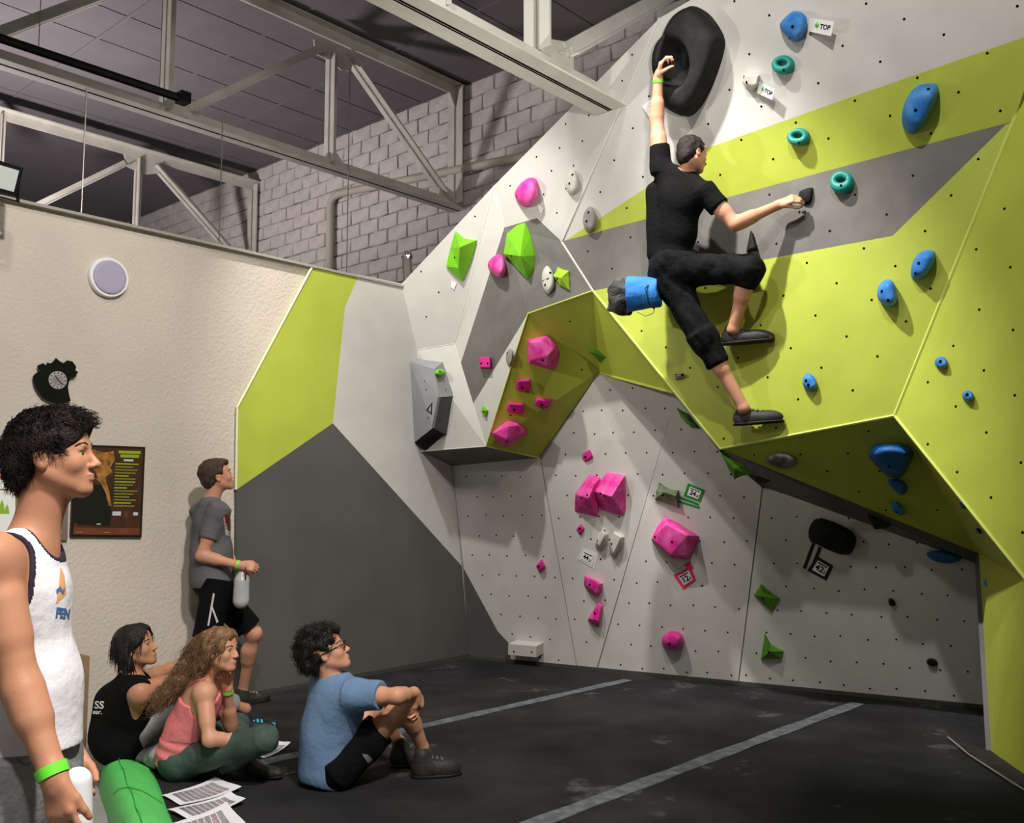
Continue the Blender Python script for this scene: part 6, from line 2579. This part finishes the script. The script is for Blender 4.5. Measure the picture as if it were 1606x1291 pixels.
# ================================================================== near man in the white tank top
def build_near():
    root = person('man in white tank top with navy trim and grey shorts in the left foreground', P(45, 1291, 2.66))
    fw = nrm([.99, .10, 0])
    rt = nrm(np.cross(fw, Z))
    d0 = 2.62
    neck = P(52, 842, d0)
    mid = P(35, 872, d0)
    sr, sl = mid + rt * .185 - fw * .005, mid - rt * .17 - fw * .03
    pel = P(35, 1215, d0)
    head = Head(P(84, 716, d0), nrm(fw * 1.0 + Z * .10 - rt * .04), nrm(Z - fw * .10), 1.02)
    rel, rwr = P(32, 1072, 2.42), P(84, 1216, 2.38)
    lel, lwr = P(70, 1080, 2.88), P(112, 1178, 2.74)
    hr, hl = pel + rt * .10 - Z * .02, pel - rt * .10 - Z * .02
    ops, A, chest, waist = torso_ops(sl, sr, neck, pel, fw, 1.0)
    ops += [('add', cap(neck - Z * .03 - fw * .01, head.w(-.022, 0, -.06), .056, .054), .04)] + head.ops()
    ops += [('add', cap(neck + fw * .015 - Z * .01, head.w(.012, 0, -.085), .036, .030), .03)]
    ops += arm_ops(sr, rel, rwr, 1.10) + arm_ops(sl, lel, lwr, 1.05)
    for hq in (hr, hl):
        ops += leg_ops(hq, hq - Z * .44 + fw * .02, np.array([hq[0], hq[1], LOW + .09]), 1.0, -fw)
    ops += hand_ops(rwr, nrm(P(96, 1290, 2.37) - rwr), nrm(-rt * .9 + fw * .35), .42, 1.02, side=1, thumb=(.35, .25))
    ops += hand_ops(lwr, nrm(P(122, 1235, 2.70) - lwr), nrm(rt * .7 + fw * .2), .5, 1.0, side=-1, thumb=(.4, .3))
    body, _, _ = grow('body', ops, .0042, [mat('skin_near', (190, 136, 106), 0.5, 0.35, (9, 0.06), (260, 0.08), sss=0.12), LIPS], root, head.regions())
    head.eyes(root, (90, 70, 50))
    head.brows(root, HAIRM)
    _, hp, hf = hair_cap(head, HAIRD, root, size=(.106, .085, .093), ctr=(-.022, 0, .042), cutc=.032, slope=1.0, rough=.003, fscale=70, h=.004, extra=[head.e(.012, 0, .030, .050, .082, .046), head.e(.030, 0, .050, .062, .077, .060), head.e(-.080, 0, -.02, .040, .064, .066), head.e(.035, 0, .092, .058, .062, .032), head.e(.076, 0, .084, .022, .05, .020)])
    vn = vert_normals(hp, hf)

    def flow(p):
        q = (p - head.c) @ head.A.T
        if q[0] > .03:
            return nrm(head.A[0] * .9 - head.A[2] * .15)
        if q[2] > .06:
            return nrm(head.A[0] * .6 + np.sign(q[1]) * head.A[1] * .5)
        return nrm(-head.A[2] + head.A[0] * -.15)
    strands('hair_strands', hp, vn, 3600, .024, HAIRD, root, flow, 1.2, .0014, 12, seg=4, lift=.12, jitter=.28, keep=lambda p: not (((p - head.c) @ head.A.T)[0] > .045 and ((p - head.c) @ head.A.T)[2] < .075))['kind'] = 'stuff'
    # white tank top
    t, A, chest, waist = torso_ops(sl, sr, neck, pel, fw, 1.0, .012)
    up = nrm(neck - pel)
    t.append(('add', cap(pel, waist, .140, .128), .06))
    hemz = P(50, 1168, d0)[2]
    t.append(('cut', ((0, 0, hemz), (0, 0, -1)), 0))
    ah = []
    for q, sg in ((sr, 1), (sl, -1)):
        ah.append(cap(q + rt * sg * .066 + Z * .02 + fw * .045, q + rt * sg * .070 - up * .060 + fw * .045, .128, .110))
        t.append(('sub', ah[-1], .006))
    nk = cap(neck + up * .03 + fw * .085, neck + up * .2 + fw * .02, .088, .11)
    t.append(('sub', nk, .006))
    WT = mat('cloth_white_tank', (232, 230, 236), 0.85, 0.2, (5, 0.02), (20, 0.6, 3))
    NAVY = mat('trim_navy', (34, 26, 44), 0.8)

    def grow_prim(p, e):
        return (p[0], p[1], lambda x, y, z, f=p[2]: f(x, y, z) - e)
    tank, _, _ = grow('tank_top', t, .0045, [WT, NAVY], root, [(grow_prim(ah[0], .013), 1), (grow_prim(ah[1], .013), 1), (grow_prim(nk, .012), 1)], disp=lambda p: noise3(13, .003, 74)(p))
    b = bvh_of(tank)
    dn = nrm(C0 - P(105, 940, 2.5) + np.array([.6, 0, 0]))
    OR = mat('print_orange', (222, 164, 108), 0.8)
    BL = mat('print_blue', (70, 112, 160), 0.8)
    decal_poly('print', [P(u, v, 2.5) for u, v in ((110, 886), (117, 900), (120, 932), (95, 948), (101, 925))], b, dn, OR, tank)
    decal_poly('print', [P(u, v, 2.5) for u, v in ((97, 924), (106, 919), (112, 926), (116, 918), (116, 926), (112, 934), (105, 927), (97, 931))], b, dn, BL, tank, .002)
    o = text_mesh('lettering', 'FEN', P(113, 964, 2.5), [1, -.1, -.1], [0, 0, 1], .036, BL, tank, bold=.0015)
    project(o, b, dn, .002)
    # grey shorts
    p = [('add', elp(pel - Z * .01, A, (.178, .135, .13)), .05), ('add', cone(hr + Z * .1, hr - Z * .42, .115, .108), .06), ('add', cone(hl + Z * .1, hl - Z * .42, .115, .108), .06), ('cut', ((0, 0, hemz + .02), (0, 0, 1)), 0)]
    GS = mat('cloth_grey_shorts', (128, 128, 128), 0.9, 0.2, (24, 0.10), (60, 0.5, 3))
    sh_, _, _ = grow('shorts', p, .006, GS, root, disp=noise3(16, .005, 77))
    b = bvh_of(sh_)
    k = MB()
    q = []
    for u, v in ((28, 1190), (34, 1198), (44, 1200), (54, 1190)):
        hh = hit(b, u, v)
        if hh:
            q.append(hh[0])
    if len(q) > 1:
        k.tube(q, .003, 6)
        k.build('pocket_seam', mat('seam_grey', (92, 92, 92), 0.8), sh_)
    band(rwr + (rel - rwr) * .04, rel, .0355, root, .026)
    # legs and feet stand on the lower floor, outside the view
    for hq in (hr, hl):
        a = np.array([hq[0], hq[1], LOW])
        shoe('shoe', a - fw * .07, a + fw * .21, Z, root, 1.1, SHOE, SOLE, None)
    # white bottle in his far hand
    bt = empty('white_bottle', P(126, 1300, 2.72))
    tag(bt, 'white rounded drink bottle held low by the man in the white tank top', 'bottle')
    c1, c2 = P(121, 1226, 2.50), P(122, 1345, 2.50)
    grow('bottle_body', [('add', cap(c1, c2, .036, .037), .01)], .005, mat('bottle_white', (236, 236, 238), 0.35, 0.5), bt)
    k = MB()
    k.tube([c1 - Z * .115 + rt * .036 - fw * .0, c1 - Z * .15 + rt * .038 + fw * .03], .009, 8)
    k.build('grip_band', M_BLACK, bt)


build_near()
